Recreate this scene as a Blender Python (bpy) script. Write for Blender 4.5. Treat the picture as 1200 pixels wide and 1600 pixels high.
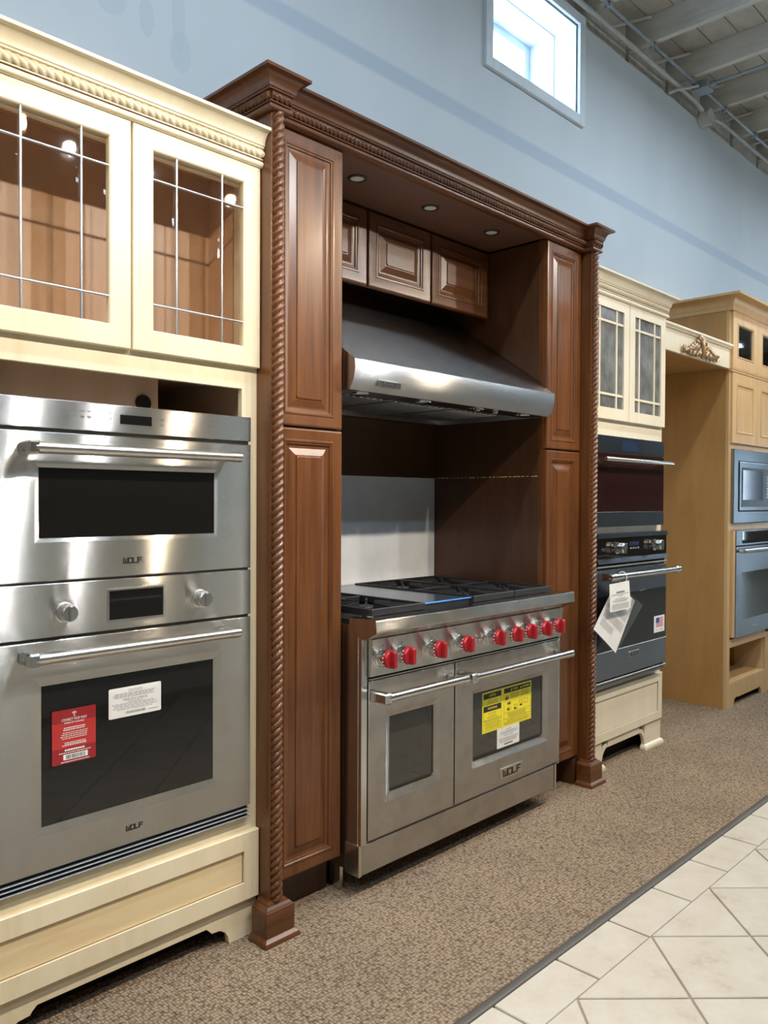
import bpy, bmesh, math, random
from mathutils import Vector, Matrix

random.seed(7)
for o in list(bpy.data.objects):
    bpy.data.objects.remove(o)
SC = bpy.context.scene
COL = SC.collection
PI = math.pi

# ------------------------------------------------------------------ camera
# X runs along the showroom wall, Y into the wall, Z up; camera at X=0, Y=0
F_PX, YAW, PITCH, ROLL, CAMZ = 1262.53, math.radians(44.109), math.radians(-0.833), math.radians(0.2625), 1.332
Fv = Vector((math.cos(YAW) * math.cos(PITCH), math.sin(YAW) * math.cos(PITCH), math.sin(PITCH)))
Rv = Vector((math.sin(YAW), -math.cos(YAW), 0))
Uv = Rv.cross(Fv)
Rc = Rv * math.cos(ROLL) + Uv * math.sin(ROLL)
Uc = Uv * math.cos(ROLL) - Rv * math.sin(ROLL)
cd = bpy.data.cameras.new('camera')
cam = bpy.data.objects.new('camera', cd)
COL.objects.link(cam)
cam.matrix_world = Matrix(((Rc.x, Uc.x, -Fv.x, 0), (Rc.y, Uc.y, -Fv.y, 0), (Rc.z, Uc.z, -Fv.z, CAMZ), (0, 0, 0, 1)))
cd.sensor_fit = 'VERTICAL'
cd.sensor_height = 32.0
cd.sensor_width = 24.0
cd.lens = F_PX / 1600 * 32.0
cd.clip_start = 0.05
SC.camera = cam

# ------------------------------------------------------------------ world, exposure
SC.view_settings.view_transform = 'Standard'
SC.view_settings.look = 'None'
SC.view_settings.exposure = -0.10
SC.view_settings.gamma = 1.0
SC.view_settings.use_curve_mapping = False
w = bpy.data.worlds.new('sky')
SC.world = w
w.use_nodes = True
bgn = w.node_tree.nodes['Background']
bgn.inputs[0].default_value = (0.66, 0.84, 1.0, 1)
bgn.inputs[1].default_value = 15.0
TRACK_W = 75.0      # power of a track spot head
TUBE_W = 38.0       # power of a fluorescent fixture

# ------------------------------------------------------------------ materials
def mat(name):
    m = bpy.data.materials.new(name)
    m.use_nodes = True
    nt = m.node_tree
    return m, nt, nt.nodes['Principled BSDF']

def nd(nt, kind, **kw):
    n = nt.nodes.new(kind)
    for k, v in kw.items():
        if k.startswith('i_'):
            n.inputs[k[2:].replace('_', ' ')].default_value = v
        else:
            setattr(n, k, v)
    return n

def coords(nt, scale, mode='Object', loc=(0, 0, 0)):
    tc = nd(nt, 'ShaderNodeTexCoord')
    mp = nd(nt, 'ShaderNodeMapping')
    mp.inputs['Scale'].default_value = scale
    mp.inputs['Location'].default_value = loc
    nt.links.new(tc.outputs[mode], mp.inputs['Vector'])
    return mp.outputs['Vector']

def noise(nt, vec, scale, detail=4, rough=0.55, dist=0.0):
    n = nd(nt, 'ShaderNodeTexNoise')
    n.inputs['Scale'].default_value = scale
    n.inputs['Detail'].default_value = detail
    n.inputs['Roughness'].default_value = rough
    n.inputs['Distortion'].default_value = dist
    nt.links.new(vec, n.inputs['Vector'])
    return n.outputs['Fac']

def ramp(nt, fac, stops):
    r = nd(nt, 'ShaderNodeValToRGB')
    els = r.color_ramp.elements
    while len(els) < len(stops):
        els.new(0.5)
    for e, (p, c) in zip(els, stops):
        e.position = p
        e.color = (*c, 1) if len(c) == 3 else c
    nt.links.new(fac, r.inputs['Fac'])
    return r.outputs['Color']

def bump(nt, b, h, strength, dist=0.002):
    n = nd(nt, 'ShaderNodeBump')
    n.inputs['Strength'].default_value = strength
    n.inputs['Distance'].default_value = dist
    nt.links.new(h, n.inputs['Height'])
    nt.links.new(n.outputs['Normal'], b.inputs['Normal'])

def plain(name, col, rough=0.5, metal=0.0, spec=0.5, coat=0.0, var=0.06, emit=None):
    m, nt, b = mat(name)
    v = coords(nt, (1, 1, 1))
    f = noise(nt, v, 9.0, 3)
    lo = tuple(c * (1 - var) for c in col)
    hi = tuple(min(1, c * (1 + var)) for c in col)
    nt.links.new(ramp(nt, f, [(0.3, lo), (0.7, hi)]), b.inputs['Base Color'])
    b.inputs['Roughness'].default_value = rough
    b.inputs['Metallic'].default_value = metal
    b.inputs['Specular IOR Level'].default_value = spec
    b.inputs['Coat Weight'].default_value = coat
    b.inputs['Coat Roughness'].default_value = 0.15
    if emit:
        b.inputs['Emission Color'].default_value = (*emit[0], 1)
        b.inputs['Emission Strength'].default_value = emit[1]
    return m

def wood(name, dark, mid, light, rough=0.32, coat=0.25, axis='Z', stretch=14.0, bs=0.05):
    m, nt, b = mat(name)
    s = {'Z': (stretch, stretch, 0.9), 'X': (0.9, stretch, stretch), 'Y': (stretch, 0.9, stretch)}[axis]
    v = coords(nt, s)
    f = noise(nt, v, 2.6, 6, 0.62, 0.6)
    v2 = coords(nt, (1, 1, 1))
    f2 = noise(nt, v2, 2.2, 2)
    mx = nd(nt, 'ShaderNodeMath', operation='MULTIPLY_ADD')
    nt.links.new(f2, mx.inputs[0])
    mx.inputs[1].default_value = 0.5
    nt.links.new(f, mx.inputs[2])
    sub = nd(nt, 'ShaderNodeMath', operation='SUBTRACT')
    nt.links.new(mx.outputs[0], sub.inputs[0])
    sub.inputs[1].default_value = 0.25
    nt.links.new(ramp(nt, sub.outputs[0], [(0.28, dark), (0.5, mid), (0.74, light)]), b.inputs['Base Color'])
    b.inputs['Roughness'].default_value = rough
    b.inputs['Coat Weight'].default_value = coat
    b.inputs['Coat Roughness'].default_value = 0.18
    bump(nt, b, f, bs, 0.001)
    return m

def steel(name, col=(0.60, 0.585, 0.555), rough=0.14, aniso=0.95, rot=0.25, smudge=0.0, scratch=0.60):
    m, nt, b = mat(name)
    v = coords(nt, (1.2, 60, 260))
    f = noise(nt, v, 5.0, 4, 0.6)
    v2 = coords(nt, (1, 1, 1))
    f2 = noise(nt, v2, 11.0, 4, 0.6)
    r = nd(nt, 'ShaderNodeMapRange')
    r.inputs['To Min'].default_value = rough * 0.92
    r.inputs['To Max'].default_value = rough * 1.08
    nt.links.new(f, r.inputs['Value'])
    nt.links.new(r.outputs['Result'], b.inputs['Roughness'])
    lo = tuple(c * (1 - 0.05 - smudge) for c in col)
    nt.links.new(ramp(nt, f2, [(0.38, lo), (0.55, col)]), b.inputs['Base Color'])
    b.inputs['Metallic'].default_value = 1.0
    b.inputs['Anisotropic'].default_value = aniso
    b.inputs['Anisotropic Rotation'].default_value = rot
    t = nd(nt, 'ShaderNodeCombineXYZ')          # horizontal brushing direction
    t.inputs[0].default_value, t.inputs[1].default_value = 1.0, 0.25
    nt.links.new(t.outputs[0], b.inputs['Tangent'])
    # fine horizontal scratches tip the surface up and down at a scale far below a pixel
    geo = nd(nt, 'ShaderNodeNewGeometry')
    sc = nd(nt, 'ShaderNodeVectorMath', operation='MULTIPLY')
    sc.inputs[1].default_value = (900, 900, 9000)
    nt.links.new(geo.outputs['Position'], sc.inputs[0])
    tilt = None
    for k in (0.0, 17.0):
        of = nd(nt, 'ShaderNodeVectorMath', operation='ADD')
        of.inputs[1].default_value = (k, k, k)
        nt.links.new(sc.outputs[0], of.inputs[0])
        wn = nd(nt, 'ShaderNodeTexWhiteNoise', noise_dimensions='3D')
        nt.links.new(of.outputs[0], wn.inputs['Vector'])
        if tilt is None:
            tilt = wn.outputs['Value']
        else:
            ad = nd(nt, 'ShaderNodeMath', operation='SUBTRACT')
            nt.links.new(tilt, ad.inputs[0])
            nt.links.new(wn.outputs['Value'], ad.inputs[1])
            tilt = ad.outputs[0]
    ml = nd(nt, 'ShaderNodeMath', operation='MULTIPLY')
    nt.links.new(tilt, ml.inputs[0])
    ml.inputs[1].default_value = scratch
    cz = nd(nt, 'ShaderNodeCombineXYZ')
    nt.links.new(ml.outputs[0], cz.inputs[2])
    an = nd(nt, 'ShaderNodeVectorMath', operation='ADD')
    nt.links.new(geo.outputs['Normal'], an.inputs[0])
    nt.links.new(cz.outputs[0], an.inputs[1])
    nm = nd(nt, 'ShaderNodeVectorMath', operation='NORMALIZE')
    nt.links.new(an.outputs[0], nm.inputs[0])
    nt.links.new(nm.outputs[0], b.inputs['Normal'])
    return m

def clear_glass(name, tint=(1, 1, 1), ior=1.5):
    m = bpy.data.materials.new(name)
    m.use_nodes = True
    nt = m.node_tree
    nt.nodes.clear()
    out = nd(nt, 'ShaderNodeOutputMaterial')
    tr = nd(nt, 'ShaderNodeBsdfTransparent')
    v = coords(nt, (1, 1, 1))
    nt.links.new(ramp(nt, noise(nt, v, 4.0, 2), [(0.3, tuple(c * 0.96 for c in tint)), (0.7, tint)]), tr.inputs['Color'])
    gl = nd(nt, 'ShaderNodeBsdfGlossy')
    gl.inputs['Roughness'].default_value = 0.02
    lw = nd(nt, 'ShaderNodeLayerWeight')
    lw.inputs['Blend'].default_value = 0.5
    pw = nd(nt, 'ShaderNodeMath', operation='POWER')
    nt.links.new(lw.outputs['Facing'], pw.inputs[0])
    pw.inputs[1].default_value = 5.0
    f0 = ((ior - 1) / (ior + 1)) ** 2
    ma = nd(nt, 'ShaderNodeMath', operation='MULTIPLY_ADD')
    nt.links.new(pw.outputs[0], ma.inputs[0])
    ma.inputs[1].default_value = 1 - f0
    ma.inputs[2].default_value = f0
    mix = nd(nt, 'ShaderNodeMixShader')
    nt.links.new(ma.outputs[0], mix.inputs[0])
    nt.links.new(tr.outputs[0], mix.inputs[1])
    nt.links.new(gl.outputs[0], mix.inputs[2])
    nt.links.new(mix.outputs[0], out.inputs['Surface'])
    return m

M = {}
M['cream'] = wood('cream_glazed_paint', (0.73, 0.61, 0.405), (0.78, 0.675, 0.47), (0.82, 0.715, 0.515), 0.38, 0.1, 'Z', 5.0, 0.02)
M['cream2'] = wood('cream_paint_pale', (0.70, 0.62, 0.465), (0.74, 0.665, 0.515), (0.78, 0.70, 0.55), 0.38, 0.1, 'Z', 5.0, 0.02)
M['cream_in'] = wood('cream_glaze_panel', (0.70, 0.51, 0.27), (0.76, 0.59, 0.345), (0.80, 0.64, 0.39), 0.40, 0.1, 'X', 5.0, 0.02)
M['glaze'] = plain('brown_glaze_line', (0.17, 0.085, 0.03), 0.5)
M['interior'] = wood('tan_cabinet_interior', (0.54, 0.34, 0.20), (0.60, 0.39, 0.24), (0.66, 0.44, 0.28), 0.5, 0.0, 'Z', 4.0, 0.01)
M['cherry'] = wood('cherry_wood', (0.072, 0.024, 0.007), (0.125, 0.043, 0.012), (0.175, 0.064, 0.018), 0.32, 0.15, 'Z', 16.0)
M['cherryX'] = wood('cherry_wood_crosswise', (0.066, 0.022, 0.007), (0.108, 0.037, 0.011), (0.148, 0.054, 0.016), 0.32, 0.15, 'X', 16.0)
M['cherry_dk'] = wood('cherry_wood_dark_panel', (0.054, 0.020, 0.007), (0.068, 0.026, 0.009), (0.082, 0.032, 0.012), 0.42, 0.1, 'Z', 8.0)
M['soffit'] = plain('brown_laminate', (0.105, 0.046, 0.026), 0.5)
M['maple'] = wood('maple_veneer', (0.40, 0.208, 0.062), (0.445, 0.238, 0.075), (0.485, 0.268, 0.09), 0.42, 0.1, 'Z', 5.0, 0.01)
M['maple_lt'] = wood('maple_solid', (0.56, 0.36, 0.165), (0.62, 0.41, 0.20), (0.68, 0.46, 0.235), 0.38, 0.1, 'Z', 7.0, 0.01)
M['raw_edge'] = plain('raw_plywood', (0.62, 0.45, 0.25), 0.7)
M['steel'] = steel('brushed_stainless')
M['steel_hood'] = steel('brushed_stainless_hood', (0.52, 0.52, 0.52), 0.24, 0.95, 0.25, 0.0, 0.55)
M['steel_range'] = steel('brushed_stainless_smudged', (0.60, 0.575, 0.54), 0.15, 0.95, 0.25, 0.08)
M['steel_blue'] = steel('brushed_stainless_cool', (0.25, 0.28, 0.32), 0.20, 0.8, 0.25, 0.0, 0.2)
M['chrome'] = plain('polished_steel', (0.72, 0.70, 0.67), 0.16, 1.0)
M['satin'] = plain('satin_steel', (0.66, 0.64, 0.60), 0.27, 1.0)
M['bronze'] = plain('bronze_gilt_metal_leaf', (0.42, 0.29, 0.17), 0.36, 0.7)
M['bglass'] = plain('black_oven_glass', (0.008, 0.007, 0.006), 0.03, 0.0, 0.5)
M['rglass'] = plain('smoked_oven_glass', (0.028, 0.025, 0.020), 0.04, 0.0, 0.6)
M['redglass'] = plain('dark_red_black_glass', (0.020, 0.006, 0.006), 0.04, 0.0, 0.7)
M['blueglass'] = plain('blue_black_glass', (0.020, 0.035, 0.075), 0.08, 0.0, 0.7)
M['black'] = plain('black_plastic', (0.012, 0.012, 0.012), 0.4)
M['gap'] = plain('dark_gap', (0.01, 0.008, 0.006), 0.9)
M['iron'] = plain('black_cast_iron', (0.022, 0.022, 0.024), 0.45, 0.2)
M['griddle'] = plain('griddle_with_blue_film', (0.20, 0.25, 0.33), 0.18, 0.85)
M['bluefilm'] = plain('blue_protective_film', (0.04, 0.18, 0.50), 0.25, 0.2)
M['red'] = plain('red_knob_plastic', (0.34, 0.008, 0.014), 0.34, 0.0, 0.5, 0.4)
M['lead'] = plain('lead_came', (0.55, 0.58, 0.62), 0.28, 1.0)
M['glass'] = clear_glass('clear_cabinet_glass')
M['seeded'] = plain('grey_seeded_glass', (0.16, 0.165, 0.165), 0.14, 0.0, 0.5, 0.0, 0.45)
M['glass_dk'] = clear_glass('grey_cabinet_glass', (0.55, 0.58, 0.62), 1.7)
M['winglass'] = clear_glass('window_glass', (0.97, 0.99, 1.0))
M['plasticbag'] = clear_glass('clear_plastic_bag', (0.86, 0.87, 0.88), 1.7)
M['white'] = plain('white_panel', (0.66, 0.68, 0.70), 0.55)
M['paper'] = plain('white_paper', (0.80, 0.80, 0.79), 0.7)
M['redpaper'] = plain('red_sticker', (0.30, 0.016, 0.020), 0.4)
M['redpaper2'] = plain('bright_red_sticker_band', (0.48, 0.034, 0.032), 0.4)
M['yellow'] = plain('yellow_sticker', (0.86, 0.74, 0.03), 0.45)
M['ink'] = plain('black_ink', (0.02, 0.02, 0.02), 0.6)
M['greyink'] = plain('grey_ink', (0.22, 0.22, 0.23), 0.6)
M['flagred'] = plain('flag_red_ink', (0.45, 0.03, 0.04), 0.6)
M['flagblue'] = plain('flag_blue_ink', (0.03, 0.08, 0.35), 0.6)
M['legend'] = plain('grey_panel_legend', (0.20, 0.20, 0.20), 0.5)
M['pipe'] = plain('painted_conduit', (0.50, 0.50, 0.48), 0.5)
M['galv'] = plain('galvanised_steel', (0.34, 0.38, 0.42), 0.45, 0.6)
M['joist'] = wood('painted_joist', (0.50, 0.475, 0.43), (0.62, 0.595, 0.545), (0.70, 0.675, 0.62), 0.7, 0.0, 'Y', 6.0)
M['plank'] = wood('painted_plank', (0.42, 0.395, 0.345), (0.54, 0.51, 0.455), (0.62, 0.59, 0.53), 0.75, 0.0, 'X', 3.0)
M['edge'] = plain('grey_vinyl_edge', (0.085, 0.076, 0.066), 0.5)
M['lamp_lens'] = plain('unlit_puck_lens', (0.55, 0.53, 0.47), 0.35)
M['tube'] = plain('fluorescent_tube', (0.9, 0.95, 1.0), 0.5, emit=((0.80, 0.92, 1.0), 9.0))
M['lampglow'] = plain('warm_lamp_face', (1.0, 0.9, 0.75), 0.5, emit=((1.0, 0.80, 0.55), 30.0))
M['whitepaint'] = plain('white_window_paint', (0.72, 0.78, 0.84), 0.5)
M['roomwall'] = plain('far_room_wall', (0.30, 0.265, 0.225), 0.8)
M['dullblack'] = plain('black_fixture', (0.015, 0.015, 0.015), 0.5)

def wall_material():
    m, nt, b = mat('pale_blue_grey_painted_drywall')
    geo = nd(nt, 'ShaderNodeNewGeometry')
    sep = nd(nt, 'ShaderNodeSeparateXYZ')
    nt.links.new(geo.outputs['Position'], sep.inputs[0])
    v = coords(nt, (1, 1, 0.35))
    f = noise(nt, v, 1.6, 4, 0.5, 0.4)
    base = ramp(nt, f, [(0.3, (0.60, 0.655, 0.70)), (0.7, (0.67, 0.715, 0.75))])
    def mix(c, fac, col):
        x = nd(nt, 'ShaderNodeMix', data_type='RGBA')
        nt.links.new(fac, x.inputs['Factor'])
        nt.links.new(c, x.inputs['A'])
        x.inputs['B'].default_value = (*col, 1)
        return x.outputs['Result']
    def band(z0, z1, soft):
        # bluer, darker horizontal band between two heights
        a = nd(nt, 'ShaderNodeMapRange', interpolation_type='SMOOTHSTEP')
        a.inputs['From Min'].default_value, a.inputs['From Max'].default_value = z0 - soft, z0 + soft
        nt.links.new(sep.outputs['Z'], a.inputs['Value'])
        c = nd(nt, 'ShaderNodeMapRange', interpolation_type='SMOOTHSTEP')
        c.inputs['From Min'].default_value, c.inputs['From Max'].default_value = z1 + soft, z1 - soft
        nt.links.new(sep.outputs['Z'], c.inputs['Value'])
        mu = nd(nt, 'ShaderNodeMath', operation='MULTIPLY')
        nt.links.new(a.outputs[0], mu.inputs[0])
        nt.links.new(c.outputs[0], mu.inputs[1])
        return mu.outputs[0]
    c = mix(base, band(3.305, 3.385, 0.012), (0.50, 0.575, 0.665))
    # two old touch-up blotches
    for cx, cz, rx, rz in ((1.64, 2.99, 0.045, 0.075), (1.63, 3.12, 0.028, 0.14), (1.36, 3.07, 0.06, 0.06), (1.50, 3.06, 0.03, 0.07)):
        dx = nd(nt, 'ShaderNodeMath', operation='MULTIPLY_ADD'); nt.links.new(sep.outputs['X'], dx.inputs[0]); dx.inputs[1].default_value = 1 / rx; dx.inputs[2].default_value = -cx / rx
        dz = nd(nt, 'ShaderNodeMath', operation='MULTIPLY_ADD'); nt.links.new(sep.outputs['Z'], dz.inputs[0]); dz.inputs[1].default_value = 1 / rz; dz.inputs[2].default_value = -cz / rz
        cv = nd(nt, 'ShaderNodeCombineXYZ'); nt.links.new(dx.outputs[0], cv.inputs[0]); nt.links.new(dz.outputs[0], cv.inputs[1])
        ln = nd(nt, 'ShaderNodeVectorMath', operation='LENGTH'); nt.links.new(cv.outputs[0], ln.inputs[0])
        mr = nd(nt, 'ShaderNodeMapRange', interpolation_type='SMOOTHSTEP'); mr.inputs['From Min'].default_value, mr.inputs['From Max'].default_value = 1.08, 0.92
        mr.inputs['To Max'].default_value = 0.55
        nt.links.new(ln.outputs['Value'], mr.inputs['Value'])
        c = mix(c, mr.outputs[0], (0.52, 0.59, 0.655))
    # small nail holes and scuffs
    v3 = coords(nt, (6, 6, 3))
    sp = noise(nt, v3, 6.0, 6, 0.7)
    c = mix(c, ramp(nt, sp, [(0.755, (0, 0, 0)), (0.775, (1, 1, 1))]), (0.12, 0.12, 0.13))
    nt.links.new(c, b.inputs['Base Color'])
    b.inputs['Roughness'].default_value = 0.7
    v4 = coords(nt, (1, 1, 1))
    bump(nt, b, noise(nt, v4, 60.0, 3), 0.15, 0.002)
    return m
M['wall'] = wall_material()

def carpet_material():
    m, nt, b = mat('brown_loop_carpet')
    v = coords(nt, (1, 1, 1))
    vo = nd(nt, 'ShaderNodeTexVoronoi', feature='F1')
    vo.inputs['Scale'].default_value = 118.0
    vo.inputs['Randomness'].default_value = 0.55
    mp = coords(nt, (1.0, 0.72, 1.0))
    nt.links.new(mp, vo.inputs['Vector'])
    inv = nd(nt, 'ShaderNodeMapRange')
    inv.inputs['From Min'].default_value, inv.inputs['From Max'].default_value = 0.15, 0.85
    inv.inputs['To Min'].default_value, inv.inputs['To Max'].default_value = 1.0, 0.0
    nt.links.new(vo.outputs['Distance'], inv.inputs['Value'])
    n2 = noise(nt, v, 3.0, 3)
    n3 = noise(nt, v, 210.0, 2)
    mul = nd(nt, 'ShaderNodeMath', operation='MULTIPLY_ADD')
    nt.links.new(n3, mul.inputs[0]); mul.inputs[1].default_value = 0.35
    nt.links.new(inv.outputs[0], mul.inputs[2])
    col = ramp(nt, mul.outputs[0], [(0.15, (0.055, 0.041, 0.029)), (0.55, (0.205, 0.152, 0.106)), (1.0, (0.36, 0.28, 0.205))])
    mx = nd(nt, 'ShaderNodeMix', data_type='RGBA', blend_type='MULTIPLY')
    mx.inputs['Factor'].default_value = 1.0
    nt.links.new(col, mx.inputs['A'])
    nt.links.new(ramp(nt, n2, [(0.3, (0.86, 0.85, 0.84)), (0.7, (1.05, 1.03, 1.0))]), mx.inputs['B'])
    nt.links.new(mx.outputs['Result'], b.inputs['Base Color'])
    b.inputs['Roughness'].default_value = 0.95
    b.inputs['Specular IOR Level'].default_value = 0.1
    bump(nt, b, inv.outputs[0], 0.8, 0.004)
    return m
M['carpet'] = carpet_material()

def tile_material():
    m, nt, b = mat('cream_stone_tile')
    oi = nd(nt, 'ShaderNodeObjectInfo')
    v = coords(nt, (1, 1, 1))
    f = noise(nt, v, 9.0, 6, 0.6)
    f2 = noise(nt, v, 60.0, 3, 0.6)
    add = nd(nt, 'ShaderNodeMath', operation='MULTIPLY_ADD')
    nt.links.new(f2, add.inputs[0]); add.inputs[1].default_value = 0.25
    nt.links.new(f, add.inputs[2])
    add2 = nd(nt, 'ShaderNodeMath', operation='MULTIPLY_ADD')
    nt.links.new(oi.outputs['Random'], add2.inputs[0]); add2.inputs[1].default_value = 0.12
    nt.links.new(add.outputs[0], add2.inputs[2])
    nt.links.new(ramp(nt, add2.outputs[0], [(0.42, (0.43, 0.365, 0.275)), (0.58, (0.53, 0.475, 0.39)), (0.85, (0.58, 0.535, 0.46))]), b.inputs['Base Color'])
    b.inputs['Roughness'].default_value = 0.32
    bump(nt, b, f, 0.12, 0.003)
    return m
M['tile'] = tile_material()
M['grout'] = plain('grey_brown_grout', (0.36, 0.30, 0.235), 0.9)

# ------------------------------------------------------------------ mesh helpers
class G:
    """collects shapes (world coordinates) and builds ONE mesh object"""
    def __init__(self):
        self.v, self.f = [], []
    def add(self, vs, fs):
        n = len(self.v)
        self.v += [tuple(p) for p in vs]
        self.f += [tuple(n + i for i in q) for q in fs]
        return self
    def box(self, x0, x1, y0, y1, z0, z1, b=0.0):
        if b <= 0:
            vs = [(x, y, z) for x in (x0, x1) for y in (y0, y1) for z in (z0, z1)]
            return self.add(vs, [(0, 1, 3, 2), (4, 6, 7, 5), (0, 4, 5, 1), (2, 3, 7, 6), (0, 2, 6, 4), (1, 5, 7, 3)])
        b = min(b, abs(x1 - x0) / 2.1, abs(y1 - y0) / 2.1, abs(z1 - z0) / 2.1)
        L = ((x0, x1), (y0, y1), (z0, z1))
        vs, ix = [], {}
        for s in [(a, c, d) for a in (0, 1) for c in (0, 1) for d in (0, 1)]:
            for ax in range(3):
                p = []
                for k in range(3):
                    e = L[k][s[k]]
                    if k != ax:
                        e += b if s[k] == 0 else -b
                    p.append(e)
                ix[(s, ax)] = len(vs)
                vs.append(p)
        fs = []
        for ax in range(3):
            o1, o2 = [k for k in range(3) if k != ax]
            for sg in (0, 1):
                q = []
                for a, c in ((0, 0), (1, 0), (1, 1), (0, 1)):
                    s = [0, 0, 0]; s[ax] = sg; s[o1] = a; s[o2] = c
                    q.append(ix[(tuple(s), ax)])
                fs.append(q)
            for a in (0, 1):
                for c in (0, 1):
                    s0 = [0, 0, 0]; s0[o1] = a; s0[o2] = c
                    s1 = list(s0); s1[ax] = 1
                    s0, s1 = tuple(s0), tuple(s1)
                    fs.append([ix[(s0, o1)], ix[(s0, o2)], ix[(s1, o2)], ix[(s1, o1)]])
        for s in [(a, c, d) for a in (0, 1) for c in (0, 1) for d in (0, 1)]:
            fs.append([ix[(s, 0)], ix[(s, 1)], ix[(s, 2)]])
        return self.add(vs, fs)
    def loft(self, loops, close=True, cap0=True, cap1=True):
        n = len(loops[0])
        vs = [p for l in loops for p in l]
        fs = []
        for i in range(len(loops) - 1):
            for j in range(n if close else n - 1):
                k = (j + 1) % n
                fs.append((i * n + j, i * n + k, (i + 1) * n + k, (i + 1) * n + j))
        if cap0: fs.append(tuple(range(n)))
        if cap1: fs.append(tuple((len(loops) - 1) * n + j for j in range(n)))
        return self.add(vs, fs)
    def cyl(self, p0, p1, r0, r1=None, n=16, prof=None):
        """round bar; prof = [(t, r)] along the axis"""
        p0, p1 = Vector(p0), Vector(p1)
        d = p1 - p0
        L = d.length
        d.normalize()
        a = Vector((0, 0, 1)) if abs(d.z) < 0.9 else Vector((1, 0, 0))
        u = d.cross(a).normalized()
        w_ = d.cross(u)
        if prof is None:
            prof = [(0, r0), (L, r1 if r1 is not None else r0)]
        loops = [[p0 + d * t + (u * math.cos(2 * PI * j / n) + w_ * math.sin(2 * PI * j / n)) * max(r, 1e-5) for j in range(n)] for t, r in prof]
        return self.loft(loops)
    def tube(self, pts, r, n=10):
        pts = [Vector(p) for p in pts]
        rs = r if isinstance(r, (list, tuple)) else [r] * len(pts)
        loops = []
        pu = None
        for i, p in enumerate(pts):
            d = (pts[min(i + 1, len(pts) - 1)] - pts[max(i - 1, 0)]).normalized()
            if pu is None:
                a = Vector((0, 0, 1)) if abs(d.z) < 0.9 else Vector((1, 0, 0))
                u = d.cross(a).normalized()
            else:
                u = (pu - d * pu.dot(d)).normalized()
            pu = u
            w_ = d.cross(u)
            loops.append([p + (u * math.cos(2 * PI * j / n) + w_ * math.sin(2 * PI * j / n)) * rs[i] for j in range(n)])
        return self.loft(loops)
    def prism(self, poly, ax, a, b):
        """polygon in the two other axes (order X,Y,Z) extruded along ax"""
        def P(q, t):
            return {'X': (t, q[0], q[1]), 'Y': (q[0], t, q[1]), 'Z': (q[0], q[1], t)}[ax]
        return self.loft([[P(q, a) for q in poly], [P(q, b) for q in poly]])
    def rects(self, x0, x1, z0, z1, y, prof, cap=True, rad=0.0, back=False):
        """nested upright rectangles facing -Y: prof = [(inset, depth, [radius])]"""
        loops = []
        for pr in prof:
            i, d = pr[0], pr[1]
            r = pr[2] if len(pr) > 2 else rad
            loops.append(rrect(x0 + i, x1 - i, z0 + i, z1 - i, y + d, r))
        return self.loft(loops, True, back, cap)
    def rope(self, p0, p1, R, s, n=3, seg=24, step=0.005, amp=0.30):
        p0, p1 = Vector(p0), Vector(p1)
        d = p1 - p0
        L = d.length
        d.normalize()
        k = max(range(3), key=lambda i: abs(d[i]))
        u = Vector([(1, 0, 0), (0, 1, 0), (0, 0, 1)][(k + 1) % 3])
        v = Vector([(1, 0, 0), (0, 1, 0), (0, 0, 1)][(k + 2) % 3])
        m = int(L / step)
        loops = []
        for i in range(m + 1):
            t = L * i / m
            l = []
            for j in range(seg):
                th = 2 * PI * j / seg
                ph = n * th - 2 * PI * t / s
                r = R * (1 - amp + amp * abs(math.cos(ph / 2)) ** 0.7)
                l.append(p0 + d * t + (u * math.cos(th) + v * math.sin(th)) * r)
            loops.append(l)
        return self.loft(loops)
    def sweep(self, path, prof, left=True):
        """moulding: profile (out, z) swept along plan path (x, y) with mitred corners; out = to the right of travel"""
        n = len(path)
        segn = []
        for i in range(n - 1):
            dx, dy = path[i + 1][0] - path[i][0], path[i + 1][1] - path[i][1]
            l = math.hypot(dx, dy)
            segn.append((dy / l, -dx / l))
        loops = []
        for i in range(n):
            a = segn[max(i - 1, 0)]
            b = segn[min(i, n - 2)]
            mx, my = a[0] + b[0], a[1] + b[1]
            q = (mx * mx + my * my) / 2
            mx, my = mx / q, my / q
            if i in (0, n - 1):
                e = segn[0] if i == 0 else segn[-1]
                mx, my = e
            loops.append([(path[i][0] + mx * o, path[i][1] + my * o, z) for o, z in prof])
        return self.loft(loops)
    def text(self, s, x, z, y, size, align='CENTER', bold=0.0, rot=0.0, width=None):
        me = text_mesh(s, align, bold)
        k = size
        xs = [v.co.x for v in me.vertices]
        if width and xs:
            kx = width / max(1e-6, max(xs) - min(xs))
        else:
            kx = k
        ca, sa = math.cos(rot), math.sin(rot)
        vs = []
        for v in me.vertices:
            a, b = v.co.x * kx, v.co.y * k
            vs.append((x + a * ca - b * sa, y, z + a * sa + b * ca))
        return self.add(vs, [tuple(p.vertices) for p in me.polygons])
    def lines(self, x0, x1, z0, z1, y, n, h, rag=0.12, rot=None):
        """rows of tiny print between two heights, broken into words"""
        for i in range(n):
            z = z1 - (z1 - z0) * (i + 0.5) / n
            x = x0 + (x1 - x0) * random.uniform(0, rag)
            xe = x1 - (x1 - x0) * random.uniform(0, rag)
            while x < xe:
                wl = random.uniform(0.04, 0.11) * (x1 - x0)
                xx = min(x + wl, xe)
                self.add([(x, y, z - h / 2), (xx, y, z - h / 2), (xx, y, z + h / 2), (x, y, z + h / 2)], [(0, 1, 2, 3)])
                x = xx + 0.018 * (x1 - x0)
        return self
    def quad(self, x0, x1, z0, z1, y):
        return self.add([(x0, y, z0), (x1, y, z0), (x1, y, z1), (x0, y, z1)], [(0, 1, 2, 3)])
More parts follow.
